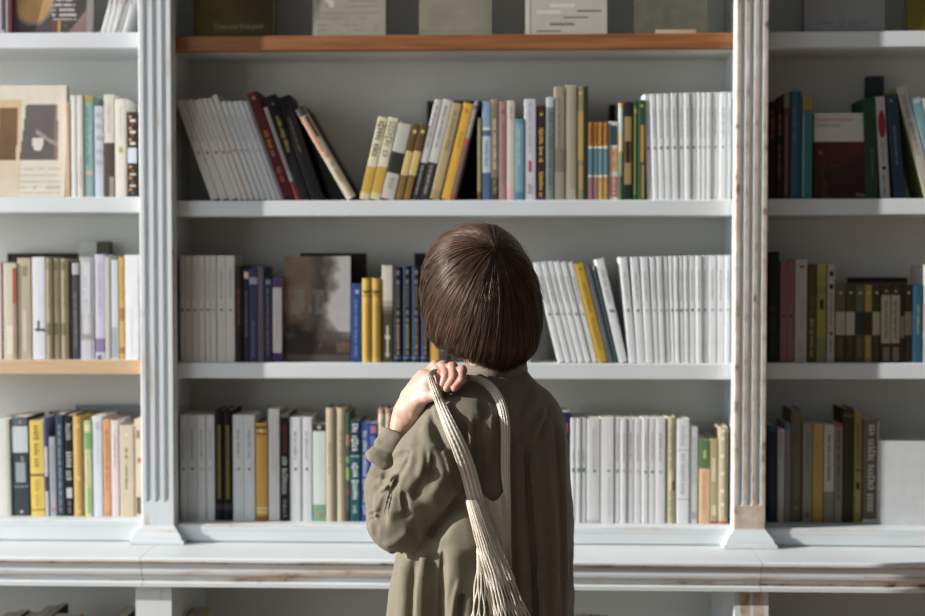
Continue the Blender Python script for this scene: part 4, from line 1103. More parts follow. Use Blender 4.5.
# --- jacket field
LV = [(366, 497, .050, .050), (376, 497, .056, .054), (383, 497, .070, .062), (392, 496, .096, .076), (405, 495, .114, .088), (425, 494, .127, .100), (450, 492, .136, .108),
      (500, 489, .146, .117), (560, 484.5, .153, .126), (616, 482, .157, .132), (720, 483, .176, .146)]
Lz = np.array([zp(l[0]) for l in LV])[::-1]
Lx = np.array([W(l[1], l[0], YP)[0] for l in LV])[::-1]; La = np.array([l[2] for l in LV])[::-1]; Lb = np.array([l[3] for l in LV])[::-1]
ZHEM = zp(720)
SHO = W(467, 427, -.490); MIDA = W(431, 470, -.520); ELB = W(401, 519, -.505); FOR = W(392, 487, -.490); CUF = W(386, 461, -.475); CUFE = W(401, 432, -.466)
RSH = W(531, 424, -.372); REL = W(537, 520, -.36); RWR = W(540, 640, -.365)
def torso(P, grow=0.0):
    z = P[:, 2]
    cx = np.interp(z, Lz, Lx); a = np.interp(z, Lz, La) + grow; b = np.interp(z, Lz, Lb) + grow
    dx, dy = P[:, 0] - cx, P[:, 1] - YP
    u = dx * E1[0] + dy * E1[1]; v = dx * FW[0] + dy * FW[1]
    b = b * np.where(v > 0, 1 - .26 * ss(zp(565), zp(505), z), 1.0)
    k = ((np.abs(u) / a) ** 2.25 + (np.abs(v) / b) ** 2.25) ** (1 / 2.25)
    d = (k - 1) * np.minimum(a, b) * .92
    return d
def jacket_base(P):
    d = torso(P)
    d = smax(d, P[:, 2] - zp(370), .012)
    r = smin(cone(P, RSH, REL, .044, .044), cone(P, REL, RWR, .044, .040), .02)
    d = smin(d, r, .035)
    s = smin(cone(P, SHO, MIDA, .066, .062), cone(P, MIDA, ELB, .062, .056), .02)
    f = smin(cone(P, ELB, FOR, .056, .040), cone(P, FOR, CUF, .041, .0205), .02)
    s = smin(s, f, .006)
    d = smin(d, s, .004 + .030 * ss(zp(480), zp(415), P[:, 2]))
    return d
def march(fn, px, py, t0=1.75, steps=60):
    """first hit of the camera ray through a photo position with a field"""
    R = np.array([ray(a, b) for a, b in zip(np.atleast_1d(px), np.atleast_1d(py))])
    R = R / np.linalg.norm(R, axis=1)[:, None]
    t = np.full(len(R), t0)
    for _ in range(steps):
        d = fn(CAM + R * t[:, None]); t = t + np.clip(d, -.05, .05) * .8
    return CAM + R * t[:, None]

# folds seen on the shirt: photo polylines, height (m, + ridge / - crease), width (m)
FOLDS = [
    ([(372, 470), (384, 465), (396, 459), (408, 452)], -.013, .0065), ([(380, 474), (392, 470), (404, 464)], -.016, .009), ([(388, 492), (384, 506), (381, 520)], -.008, .005),
    ([(410, 450), (404, 465), (397, 477), (391, 490), (386, 505), (383, 524)], -.009, .0055), ([(415, 444), (409, 462), (403, 474), (398, 486), (393, 502), (390, 520)], .004, .008),
    ([(386, 494), (382, 508), (380, 522)], -.007, .0045), ([(378, 481), (386, 477), (395, 475)], .0035, .004), ([(374, 490), (383, 485), (390, 482)], -.004, .0035), ([(377, 494), (376, 508), (376, 520)], .003, .004),
    ([(396, 482), (397, 498), (400, 514)], .003, .006), ([(403, 490), (405, 504), (406, 520)], -.0045, .006), ([(436, 466), (426, 484), (413, 500)], -.008, .010),
    ([(424, 444), (424, 462), (421, 480)], .004, .008), ([(436, 442), (442, 458), (447, 476)], .004, .008), ([(431, 452), (431, 472), (427, 490)], -.003, .006), ([(447, 450), (455, 470), (458, 486)], -.003, .007),
    ([(463, 498), (448, 516), (430, 538)], -.0075, .013), ([(452, 500), (438, 518), (420, 540)], .003, .010), ([(410, 530), (396, 542), (384, 546)], .002, .007),
    ([(369, 516), (376, 513), (382, 514)], -.004, .003), ([(368, 522), (375, 518), (380, 519)], -.004, .003), ([(372, 510), (378, 508)], .003, .003), ([(367, 500), (371, 514), (373, 536)], .003, .006),
    ([(436, 410), (437, 424), (440, 436), (446, 452)], -.008, .009), ([(426, 424), (428, 440), (432, 452)], .004, .008),
    ([(467, 422), (466, 438), (464, 454)], -.004, .006), ([(471, 418), (470, 440), (467, 460)], .003, .006), ([(480, 420), (478, 440), (476, 466)], -.005, .007), ([(490, 414), (489, 440), (488, 466)], .006, .007),
    ([(484, 400), (485, 420), (483, 450), (482, 480)], -.004, .007),
    ([(417, 558), (415, 580), (413, 640), (412, 700)], -.014, .013), ([(404, 560), (402, 590), (400, 640), (399, 700)], .008, .012), ([(434, 552), (436, 580), (436, 616), (436, 700)], -.016, .016),
    ([(455, 545), (453, 570), (449, 600), (446, 690)], .008, .015), ([(424, 556), (424, 580), (423, 616), (424, 700)], .008, .009), ([(462, 590), (458, 610), (456, 650)], -.006, .008), ([(393, 552), (402, 556), (410, 552)], -.006, .005),
    ([(544, 410), (538, 422), (532, 436)], .0035, .006), ([(538, 396), (532, 408), (526, 422)], .003, .006), ([(550, 408), (544, 424), (538, 438)], -.0035, .006), ([(530, 386), (526, 402), (520, 418)], -.003, .006),
    ([(503, 441.5), (515, 443), (526, 444), (540, 442), (556, 436)], .0014, .0025), ([(503, 444), (515, 445.5), (526, 446.5), (540, 444.5)], -.0012, .002),
    ([(527, 446), (528, 470), (530, 500), (533, 540), (535, 580), (536, 700)], -.007, .004), ([(531, 447), (533, 480), (536, 520), (539, 560), (541, 700)], .004, .006), ([(520, 448), (520, 500), (521, 560), (521, 700)], .003, .007),
    ([(554, 424), (556, 450), (558, 490), (560, 540), (562, 616)], -.005, .006), ([(561, 424), (563, 460), (565, 520), (567, 600)], .003, .005), ([(546, 450), (549, 490), (552, 540), (554, 616)], .005, .007), ([(511, 470), (512, 520), (514, 560), (515, 700)], -.004, .007),
]
FK = 2.0
FOLD3 = []
for pl, hh, ww in FOLDS:
    p = spline([(a, b, 0) for a, b in pl], max(4, 3 * len(pl)))[:, :2]
    FOLD3.append((march(jacket_base, p[:, 0], p[:, 1]), hh, ww))
# sharp overlapping folds: cloth raised on one side of the line (+ = photo right of the line), height, reach
STEPS = [
    ([(412, 445), (405, 463), (398, 475), (392, 488), (387, 503), (383, 525)], .0085, .020), ([(389, 489), (385, 505), (381, 521)], -.005, .012), ([(399, 480), (399, 498), (402, 516)], -.005, .014),
    ([(379, 493), (387, 487), (395, 478)], -.004, .010), ([(432, 406), (436, 422), (441, 437), (447, 454)], -.007, .020), ([(428, 446), (428, 464), (424, 484), (415, 503)], -.0055, .016), ([(440, 446), (446, 460), (450, 478)], -.005, .014),
    ([(418, 556), (415, 590), (413, 640), (412, 700)], -.010, .020), ([(442, 548), (439, 580), (438, 616), (437, 700)], .010, .022), ([(458, 575), (452, 600), (448, 640)], -.004, .014),
    ([(527.5, 446), (529, 480), (532, 520), (535, 570), (537, 616), (539, 700)], -.0055, .022), ([(553, 424), (556, 460), (559, 520), (561, 616)], .0045, .012), ([(478, 418), (477, 440), (475, 468)], -.004, .012), ([(487, 410), (486.5, 440), (486, 470)], .005, .012),
    ([(545, 408), (537, 424), (529, 440)], -.003, .010), ([(534, 394), (529, 408), (524, 424)], .0025, .010), ([(462, 499), (447, 518), (428, 538)], -.003, .020), ([(500, 452), (503, 500), (506, 560), (508, 640)], .003, .016),
]
STEP3 = []
for pl, hh, ww in STEPS:
    p = spline([(a, b, 0) for a, b in pl], max(5, 3 * len(pl)))[:, :2]
    STEP3.append((march(jacket_base, p[:, 0], p[:, 1]), hh, ww))
def folds(P):
    out = gfolds(P)
    for q, hh, ww in STEP3:
        lo, hi = q.min(0) - 2.5 * ww, q.max(0) + 2.5 * ww
        m = np.all((P > lo) & (P < hi), axis=1)
        if not m.any(): continue
        X = P[m]; d = np.full(len(X), 9.); sd = np.zeros(len(X)); taper = np.zeros(len(X)); n = len(q) - 1
        for i in range(n):
            a, b = q[i], q[i+1]; ab = b - a
            t = np.clip(((X - a) @ ab) / (ab @ ab), 0, 1)
            r = X - a - t[:, None] * ab; e = np.linalg.norm(r, axis=1)
            side = np.cross(ab / np.linalg.norm(ab), FWD); side /= np.linalg.norm(side)
            better = e < d; d = np.where(better, e, d); sd = np.where(better, -(r @ side), sd); s = (i + t) / n
            taper = np.where(better, np.minimum(1, 5 * np.minimum(s, 1 - s) + .05), taper)
        x = sd * np.sign(hh)
        prof = ss(-.0025, .0030, x) * np.exp(-np.maximum(x, 0) / ww) * np.exp(-(d / (2.2 * ww)) ** 2) - .35 * np.exp(-((x + .004) / .004) ** 2)
        out[m] += 1.35 * abs(hh) * prof * taper * (d < 2.4 * ww)
    return out
def gfolds(P):
    out = np.zeros(len(P))
    for q, hh, ww in FOLD3:
        lo, hi = q.min(0) - 3 * ww, q.max(0) + 3 * ww
        m = np.all((P > lo) & (P < hi), axis=1)
        if not m.any(): continue
        X = P[m]; d = np.full(len(X), 9.)
        n = len(q) - 1; taper = np.zeros(len(X))
        for i in range(n):
            a, b = q[i], q[i+1]; ab = b - a
            t = np.clip(((X - a) @ ab) / (ab @ ab), 0, 1)
            e = np.linalg.norm(X - a - t[:, None] * ab, axis=1)
            better = e < d; d = np.where(better, e, d); s = (i + t) / n
            taper = np.where(better, np.minimum(1, 6 * np.minimum(s, 1 - s) + .15), taper)
        out[m] += FK * hh * np.exp(-(d / ww) ** 2) * taper
    return out
def jacket_field(P):
    d = jacket_base(P)
    m = np.abs(d) < .03
    if m.any():
        X = P[m]
        f = folds(X)
        rdg = 1 - np.abs(noise3(X * np.array([1, 1, .7]) + .02 * noise3(X, 15, 12)[:, None], 24, 13)) * 2.2
        f += .0016 * np.clip(rdg, -.4, 1) * ss(-zp(390), -zp(440), -X[:, 2])
        f += .0012 * noise3(X, 26, 3) + .0022 * noise3(X * np.array([1, 1, .45]), 20, 5) + .0007 * noise3(X, 70, 8)
        # softly hanging vertical folds lower down
        hang = ss(zp(470), zp(620), X[:, 2])
        ang = np.arctan2(X[:, 1] - YP, X[:, 0] - Lx[0])
        f += hang * .0045 * np.sin(ang * 9 + 2.2 * np.sin(X[:, 2] * 5))
        d[m] -= f
    # open neck, cuff and hem
    zc = P[:, 2]
    inner = torso(P, -.0055)
    d = np.where(zc < ZHEM + .01, np.maximum(d, -inner), d)
    d = np.maximum(d, ZHEM - zc)
    neck = np.sqrt((P[:, 0] - W(495.5, 372, YP)[0]) ** 2 + (P[:, 1] - YP) ** 2) - .0462
    d = np.where(zc > zp(392), np.maximum(d, -neck), d)
    d = smax(d, -cone(P, CUF, CUFE + (CUFE - CUF) * 2, .0205, .0215), .004)
    return d
t = NT('olive_linen')
wv = t.coord((1, 1, 1))
n_big = t.noise(wv, 9, 4)
n_th = t.noise(t.coord((900, 900, 160)), 1.0, 2)
colj = t.ramp(n_big, [(.3, (.166, .144, .105)), (.7, (.202, .178, .132))])
t.bump(n_th, .22, .0006)
M['linen'] = t.set(t.mix(t.math('MULTIPLY', n_th, .35), colj, (.088, .072, .052, 1)), .88, Sheen_Weight=.06, Specular_IOR_Level=.2)
jlo = [W(360, 500, -.5)[0] - .03, YP - .24, ZHEM - .01]; jhi = [W(580, 500, -.3)[0] + .03, YP + .25, zp(362)]
JV, JF = surfnet(jacket_field, jlo, jhi, .0026)
jacket = np_mesh('shirt', loc(JV), JF, M['linen'], person)
jacket['label'] = 'loose olive linen shirt with a pleat down the back'

# rolled cuff and stand collar
cax = (CUFE - CUF) / np.linalg.norm(CUFE - CUF)
def cuff_field(P):
    q = P - CUF
    h = q @ cax
    tilt = 1.0
    r = np.linalg.norm(q - h[:, None] * cax, axis=1)
    ang = np.arctan2(q[:, 0] - h * cax[0], q[:, 1] - h * cax[1])
    R = .0262 + .0022 * np.sin(ang * 2 + .4) + .0026 * noise3(P, 42, 4) + .0014 * noise3(P, 95, 14) + .0065 * np.exp(-((h + .004) / .010) ** 2) - .0022 * np.exp(-((h - .014) / .004) ** 2) + .0016 * np.exp(-((h - .046) / .007) ** 2)
    lo_, hi_ = -.010 + .006 * np.sin(ang + 2), .052 + .004 * np.sin(ang + .4)
    return smax(np.abs(r - R) - .0036, np.maximum(h - hi_, lo_ - h), .003)
V, F = surfnet(cuff_field, CUF - .085, CUF + .085, .0018)
np_mesh('rolled_cuff', loc(V), F, M['linen'], jacket)
NC = np.array([W(495.5, 372, YP)[0], YP, 0])
def collar_field(P):
    z = P[:, 2]
    s = (z - zp(382)) / (zp(357) - zp(382))
    q = P - NC
    r = np.hypot(q[:, 0], q[:, 1]); ang = np.arctan2(q[:, 1], q[:, 0])
    R = .0505 - .0005 * s + .0015 * np.sin(ang * 3) + .0012 * noise3(P, 40, 6) + .002 * np.exp(-((s - .5) / .15) ** 2)
    top = zp(356) + .004 * np.sin(ang - .5)
    d = smax(np.abs(r - R) - .0026, np.maximum(z - top, zp(386) - z), .002)
    # neckline is open at the front
    front = (q @ FW) / np.maximum(r, 1e-4)
    return np.where((front > .93), np.maximum(d, .004), d)
V, F = surfnet(collar_field, NC + np.array([-.07, -.07, zp(390)]), NC + np.array([.07, .07, zp(352)]), .0018)
np_mesh('stand_collar', loc(V), F, M['linen'], jacket)

# --- body
PH = rad(24)
HX = np.array([math.cos(PH), math.sin(PH), 0]); HF = np.array([-math.sin(PH), math.cos(PH), 0]); HM = np.stack([HX, HF, np.array([0, 0, 1.])], 1)
HC = np.array([W(481.5, 296, YP)[0], YP, zp(291)])
def hp(r, f, u): return HC + HX * r + HF * f + np.array([0, 0, u])
ZH = zp(640)
LEGX = [(-.075, -.01), (.075, .012)]
def hip(u, v, z): return np.array([Lx[0], YP, 0]) + E1 * u + FW * v + np.array([0, 0, z])
def body_field(P):
    d = ell(P, hp(0, -.006, .012), (.071, .090, .092), HM)                     # skull
    d = smin(d, ell(P, hp(0, .034, -.048), (.052, .056, .066), HM), .03)       # jaw
    d = smin(d, ell(P, hp(0, .074, -.096), (.018, .016, .016), HM), .02)       # chin
    d = smin(d, cone(P, hp(0, .082, .004), hp(0, .104, -.030), .008, .0115), .012)   # nose
    for s in (-1, 1):
        d = smin(d, ell(P, hp(.0095 * s, .097, -.034), (.007, .008, .006), HM), .006)
        d = smin(d, ell(P, hp(.030 * s, .074, .018), (.020, .012, .007), HM), .010)   # brow
        d = smin(d, ell(P, hp(.034 * s, .064, -.030), (.018, .016, .016), HM), .02)   # cheek
        d = smax(d, -ell(P, hp(.030 * s, .090, .002), (.014, .010, .008), HM), .008)  # eye socket
        d = smin(d, ell(P, hp(.071 * s, -.006, -.008), (.007, .017, .028), HM), .005)  # ear
    d = smin(d, ell(P, hp(0, .084, -.058), (.020, .010, .006), HM), .006)      # lips
    d = smin(d, ell(P, hp(0, .083, -.067), (.017, .010, .006), HM), .005)
    d = smax(d, -ell(P, hp(0, .094, -.0625), (.018, .008, .0012), HM), .002)
    nb = NC + np.array([0, 0, zp(385)])
    d = smin(d, cone(P, hp(0, -.022, -.06), nb, .042, .041), .02)              # neck
    tr = torso(P, -.042)
    tr = smax(smax(tr, P[:, 2] - zp(384), .01), ZH - .06 - P[:, 2], .02)
    d = smin(d, tr, .02)
    d = smin(d, ell(P, hip(0, -.025, ZH - .06), (.108, .088, .10), np.stack([E1, FW, np.array([0, 0, 1.])], 1)), .04)
    # right arm hanging
    hand_r = RWR + np.array([.0, .01, -.07])
    d = smin(d, smin(cone(P, RSH, REL, .038, .032), cone(P, REL, RWR + np.array([0, 0, -.005]), .031, .021), .015), .02)
    d = smin(d, ell(P, RWR + np.array([0, .006, -.05]), (.016, .030, .042)), .012)
    for i in range(4):
        a = RWR + np.array([-.004 + .003 * abs(i - 1.5), -.014 + .0135 * i, -.082])
        L = (.034, .040, .038, .028)[i]
        b = a + np.array([-.008, .002, -L]); c = b + np.array([-.016, .0, -.024])
        d = smin(d, smin(cone(P, a, b, .0080, .0072), cone(P, b, c, .0072, .0060), .003), .004)
    a = RWR + np.array([-.004, -.022, -.035]); b = a + np.array([-.016, -.016, -.030]); c = b + np.array([-.008, .001, -.026])
    d = smin(d, smin(cone(P, a, b, .0105, .0088), cone(P, b, c, .0088, .0068), .004), .008)
    # left upper arm and forearm inside the sleeve
    d = smin(d, smin(cone(P, SHO, ELB, .040, .031), cone(P, ELB, CUF, .031, .024), .012), .02)
    # legs
    for s, v in LEGX:
        h, k, an = hip(s, -.012, ZH - .08), hip(s * 1.02, .012 + v, .47), hip(s * 1.0, -.005 + v, .085)
        d = smin(d, cone(P, h, k, .078, .050), .03)
        d = smin(d, smin(cone(P, k, an, .050, .031), ell(P, k + FW * -.02 + np.array([0, 0, -.11]), (.045, .045, .11)), .03), .02)
        d = smin(d, cone(P, an + FW * -.02 + np.array([0, 0, -.045]), hip(s, .13 + v, .030), .028, .022), .02)
    return d
t = NT('skin')
n = t.noise(t.coord(), 22, 4)
n2 = t.noise(t.coord((260, 260, 260)), 1, 2)
red = t.n('ShaderNodeAttribute', attribute_name='blush_shade')
base = t.ramp(n, [(.3, (.47, .29, .22)), (.7, (.54, .35, .275))])
t.bump(n2, .12, .0004)
M['skin'] = t.set(t.mix(red.outputs['Fac'], base, (.36, .12, .08, 1)), .48, Subsurface_Weight=.15, Subsurface_Scale=.01)
M['skin'].node_tree.nodes['Principled BSDF'].inputs['Subsurface Radius'].default_value = (1, .35, .2)
BV, BF = surfnet(body_field, [PO[0] - .30, YP - .26, .002], [PO[0] + .26, YP + .30, HC[2] + .12], .0062)

# --- left hand closed on the strap, finely modelled
def H(px, py, y): return W(px, py, y)
FING = [   # MCP, PIP, DIP, TIP for each finger; radii
    (H(421, 380, -.476), H(435.5, 365.8, -.486), H(439.5, 374.5, -.512), H(437.5, 385.0, -.516), .0078),
    (H(424, 377, -.486), H(443.5, 365.8, -.497), H(446.0, 376.0, -.522), H(441.5, 387.0, -.526), .0080),
    (H(427, 378, -.497), H(452.5, 367.4, -.508), H(453.5, 378.0, -.531), H(447.0, 388.5, -.536), .0079),
    (H(431, 381, -.508), H(462.0, 370.4, -.518), H(461.5, 380.0, -.536), H(454.5, 388.5, -.541), .0072)]
WR0, WR1 = H(394, 447, -.470), H(405.5, 416, -.464)
def hand_field(P):
    # wrist to palm, flattened
    d = cone(P, WR0, WR1, .0185, .0170)
    pc = (H(404, 410, -.462), H(413, 392, -.474))
    d = smin(d, cone(P, WR1, H(412, 399, -.470), .0180, .0195), .02)
    for i, f in enumerate(FING):
        base = H(408 + i * 1.8, 409 + i * .6, -.455 - i * .010)
        d = smin(d, cone(P, base, f[0], .0150, .0112), .014)
    d = smin(d, cone(P, H(418, 388, -.478), H(426, 386, -.500), .013, .011), .014)
    for i, f in enumerate(FING):
        r = f[4]
        g = smin(cone(P, f[0], f[1], r * 1.22, r * 1.06), ell(P, f[1], (r * 1.12,) * 3), .003)
        g = smin(g, cone(P, f[1], f[2], r * 1.02, r * .92), .0025)
        g = smin(g, cone(P, f[2], f[3], r * .94, r * .78), .002)
        d = smin(d, g, .0016)
    # thumb from the side of the palm, closing under the strap
    a, b, c, e = H(407, 409, -.478), H(417, 401, -.500), H(428, 396, -.518), H(437, 395.5, -.530)
    th = smin(cone(P, a, b, .0150, .0120), smin(cone(P, b, c, .0112, .0098), cone(P, c, e, .0098, .0076), .004), .008)
    d = smin(d, th, .010)
    d -= .0006 * noise3(P, 120, 2) * (np.abs(d) < .01)
    return d
hl = np.min([WR0 - .035, WR1 - .03] + [f[k] - .03 for f in FING for k in range(4)], 0); hh_ = np.max([WR0 + .03, WR1 + .03] + [f[k] + .02 for f in FING for k in range(4)], 0)
HV, HFc = surfnet(hand_field, hl, hh_, .0014)
nb0 = len(BV)
tri = np.concatenate([BF, HFc + nb0])
body = np_mesh('body', loc(np.concatenate([BV, HV])), tri, M['skin'], person)
bl = np.zeros(nb0 + len(HV), np.float32)
for f in FING:
    for p, k, r in ((f[1], .50, .010), (f[2], .30, .012), (f[3], .55, .009)):
        bl[nb0:] = np.maximum(bl[nb0:], k * np.exp(-(np.linalg.norm(HV - p, axis=1) / r) ** 2))
fx = HV[:, 0] - FING[0][1][0] + .006
bl[nb0:] = np.maximum(bl[nb0:], .42 * ss(0, .012, fx) * ss(zp(396), zp(388), HV[:, 2]))  # shaded side of the fist, painted in as a darker red over the fingers
bl[nb0:] = np.maximum(bl[nb0:], .35 * np.exp(-(np.linalg.norm(HV - H(398, 424, -.455), axis=1) / .022) ** 2))
lipd = np.linalg.norm((BV - hp(0, .090, -.0625)) / np.array([.022, .022, .011]), axis=1)
bl[:nb0] = .75 * np.exp(-lipd ** 2)
a = body.data.attributes.new('blush_shade', 'FLOAT', 'POINT'); a.data.foreach_set('value', bl)
# eyes and nails
M['eye'] = mat_flat('eye_white', (230, 226, 220), .25, .02)
M['iris'] = mat_flat('iris_brown', (60, 40, 28), .2, .1)
M['nail'] = mat_flat('fingernail', (216, 150, 140), .25, .04)
def ball(name, c, r, mat, parent, M3=None, seg=16):
    V, F = [], []
    for i in range(seg // 2 + 1):
        th = PI * i / (seg // 2)
        for j in range(seg):
            ph = 2 * PI * j / seg
            q = np.array([math.sin(th) * math.cos(ph), math.sin(th) * math.sin(ph), math.cos(th)]) * np.asarray(r)
            V.append(np.asarray(c) + (M3 @ q if M3 is not None else q))
    for i in range(seg // 2):
        for j in range(seg):
            F.append((i*seg + j, (i+1)*seg + j, (i+1)*seg + (j+1) % seg, i*seg + (j+1) % seg))
    return np_mesh(name, loc(np.array(V)), np.array(F), mat, parent)
for s in (-1, 1):
    e = ball('eye', hp(.030 * s, .0755, .002), (.0125, .0115, .0095), M['eye'], person, HM)
    ball('iris', hp(.030 * s, .0845, .002), (.0052, .0035, .0052), M['iris'], e, HM)

# --- trousers and shoes (below the frame)
def trouser_field(P):
    d = smax(torso(P, -.040), P[:, 2] - zp(668), .01)
    d = smax(d, ZH - .10 - P[:, 2], .02)
    d = smin(d, ell(P, hip(0, -.025, ZH - .07), (.120, .098, .11), np.stack([E1, FW, np.array([0, 0, 1.])], 1)), .03)
    for s, v in LEGX:
        h, k, an = hip(s, -.012, ZH - .09), hip(s * 1.02, .012 + v, .47), hip(s, -.005 + v, .10)
        d = smin(d, smin(cone(P, h, k, .088, .066), cone(P, k, an, .066, .058), .02), .018)
    d -= .003 * noise3(P * np.array([1, 1, .5]), 16, 9)
    return np.maximum(d, .085 - P[:, 2])
V, F = surfnet(trouser_field, [PO[0] - .25, YP - .25, .07], [PO[0] + .25, YP + .28, zp(655)], .008)
M['denim'] = mat_flat('dark_trouser_cloth', (52, 52, 58), .9, .15, 30)
np_mesh('trousers', loc(V), F, M['denim'], person)
M['shoe'] = mat_flat('dark_shoe_leather', (48, 40, 36), .45, .1, 20)
M['sole'] = mat_flat('pale_shoe_sole', (190, 184, 172), .7, .05, 20)
for s, v in LEGX:
    o0 = hip(s, v - .02, 0)
    def shoe_field(P):
        d = cone(P, o0 + FW * -.015 + np.array([0, 0, .052]), o0 + FW * .155 + np.array([0, 0, .036]), .040, .034)
        d = smin(d, cone(P, o0 + np.array([0, 0, .05]), o0 + np.array([0, 0, .095]), .040, .040), .02)
        d = np.maximum(d, -cone(P, o0 + np.array([0, 0, .06]), o0 + np.array([0, 0, .13]), .036, .037))
        return np.maximum(d, .014 - P[:, 2])
    def sole_field(P):
        q = P.copy(); q[:, 2] = 0
        d = cone(q, o0 + FW * -.015, o0 + FW * .155, .043, .038)
        return np.maximum(d, np.maximum(P[:, 2] - .0138, .001 - P[:, 2]))
    lo = np.minimum(o0 + FW * -.08, o0 + FW * .22) - .06; hi = np.maximum(o0 + FW * -.08, o0 + FW * .22) + .06
    lo[2] = -.004; hi[2] = .12
    V, F = surfnet(shoe_field, lo, hi, .004); so_ = np_mesh('shoe', loc(V), F, M['shoe'], person)
    V, F = surfnet(sole_field, lo, hi, .004); np_mesh('shoe_sole', loc(V), F, M['sole'], so_)

# --- hair: bob, combed from the whorl
PROF = [  # photo height, left and right outline of the hair
    (225.5, 470, 493), (228, 459, 501), (234, 446, 508), (240, 438, 515.5), (250, 430.2, 523), (262, 425, 530), (276, 422.8, 535.8), (295, 421.9, 540), (314, 423.6, 541.6), (331, 427.8, 540.4), (347, 436, 536), (358, 445, 529), (366, 452, 522), (380, 458, 516)]
Pz = np.array([W(481, p[0], YP)[2] for p in PROF])[::-1]
Pl = np.array([W(p[1], p[0], YP)[0] for p in PROF])[::-1]; Pr = np.array([W(p[2], p[0], YP)[0] for p in PROF])[::-1]
HO = np.array([W(481.5, 300, YP)[0], YP, zp(300)])
def hair_in(P):
    z = np.minimum(P[:, 2], Pz[-1])
    l = np.interp(z, Pz, Pl); r = np.interp(z, Pz, Pr)
    c = (l + r) / 2; a = (r - l) / 2 + 1e-4; b = a * 1.10 + .004
    k = ((P[:, 0] - c) / a) ** 2 + ((P[:, 1] - YP) / b) ** 2
    return (k < 1) & (P[:, 2] < Pz[-1] + 1e-5)
def hair_R(d):
    lo = np.full(len(d), .02); hi = np.full(len(d), .22)
    for _ in range(22):
        m = (lo + hi) / 2; ins = hair_in(HO + d * m[:, None])
        lo = np.where(ins, m, lo); hi = np.where(ins, hi, m)
    return lo
def unit(v): return v / np.linalg.norm(v, axis=-1, keepdims=True)
wp = W(496, 244, YP - .085)
D0 = unit(wp - HO)
HPY = np.array([336, 346, 353, 359, 364, 366, 365.5, 361, 355, 346, 338.])      # hem height right round, seen from behind
HTH = np.array([-2.3, -1.5, -1.1, -.75, -.35, 0, .35, .75, 1.1, 1.5, 2.3])
def hem_dir(th):
    """th = 0 at the back of the head, +-pi over the face"""
    f = np.stack([np.sin(th) * HX[0] - np.cos(th) * HF[0], np.sin(th) * HX[1] - np.cos(th) * HF[1]], 1)
    away = np.abs(th)
    py = np.interp(th, HTH, HPY)
    z = 1.545 - (py - 269) * .001673 + .0004
    l = np.interp(z, Pz, Pl); r = np.interp(z, Pz, Pr); a = (r - l) / 2; b = a * 1.10 + .004; c = (l + r) / 2
    k = 1 / np.sqrt((f[:, 0] / a) ** 2 + (f[:, 1] / b) ** 2)
    low = np.stack([c + f[:, 0] * k - HO[0], f[:, 1] * k, z - HO[2]], 1)
    open_ = ss(2.05, 2.45, away)[:, None]             # face opening: short fringe on the forehead
    hi = np.concatenate([f * .095, np.full((len(th), 1), .045)], 1)
    return unit(low * (1 - open_) + hi * open_)
def hair_path(th, s, lift=0.0):
    """points (len(th), len(s), 3)"""
    h = hem_dir(th); n = len(th)
    c = np.clip((h @ D0), -1, 1); om = np.arccos(c)[:, None]
    a = np.sin((1 - s)[None] * om) / np.sin(om); b = np.sin(s[None] * om) / np.sin(om)
    d = unit(a[..., None] * D0 + b[..., None] * h[:, None, :])
    R = hair_R(d.reshape(-1, 3)).reshape(n, len(s))
    return HO + d * (R + lift)[..., None], d
NTH, NS = 160, 44
th = np.linspace(-PI, PI, NTH, endpoint=False); sg = np.linspace(.0, 1, NS) ** .9
pts, dd = hair_path(th, sg, -.0035)
def clump1(t): return (.0016 * np.sin(t * 11 + 1.9 * np.sin(t * 5 + 1)) + .0009 * np.sin(t * 19 + 2.4 * np.sin(t * 3))) * (.6 + .4 * np.sin(t * 2.3))
def clump2(t): return .0013 * np.sin(t * 33 + 2.5 * np.sin(t * 7)) * (.5 + .5 * np.sin(t * 4.1 + 1))
clump = clump1(th)[:, None] * sg[None] + clump2(th)[:, None] * sg[None] ** 1.5
pts = pts + dd * clump[..., None]
V = pts.reshape(-1, 3); F = []
for i in range(NTH):
    for j in range(NS - 1):
        a, b = i * NS + j, ((i + 1) % NTH) * NS + j
        F.append((a, a + 1, b + 1, b))
t = NT('brown_hair')
v = t.coord((1, 1, 1))
hi_ = t.n('ShaderNodeAttribute', attribute_name='tone')
n = t.noise(t.coord((55, 55, 8)), 2.0, 3)
f = t.math('ADD', t.math('MULTIPLY', hi_.outputs['Fac'], .6), t.math('MULTIPLY', n, .4))
colh = t.ramp(f, [(.2, (.022, .0125, .009)), (.5, (.062, .036, .024)), (.85, (.15, .088, .058))])
M['hair'] = t.set(colh, .36, Specular_IOR_Level=.5, Specular_Tint=(1, .80, .66, 1))
hair = np_mesh('hair', loc(V), np.array(F), M['hair'], person)
sol = hair.modifiers.new('thick', 'SOLIDIFY'); sol.thickness = .006; sol.offset = -1
hair['label'] = 'chin-length brown bob hair'
a = hair.data.attributes.new('tone', 'FLOAT', 'POINT'); a.data.foreach_set('value', np.full(len(V), .25, np.float32))
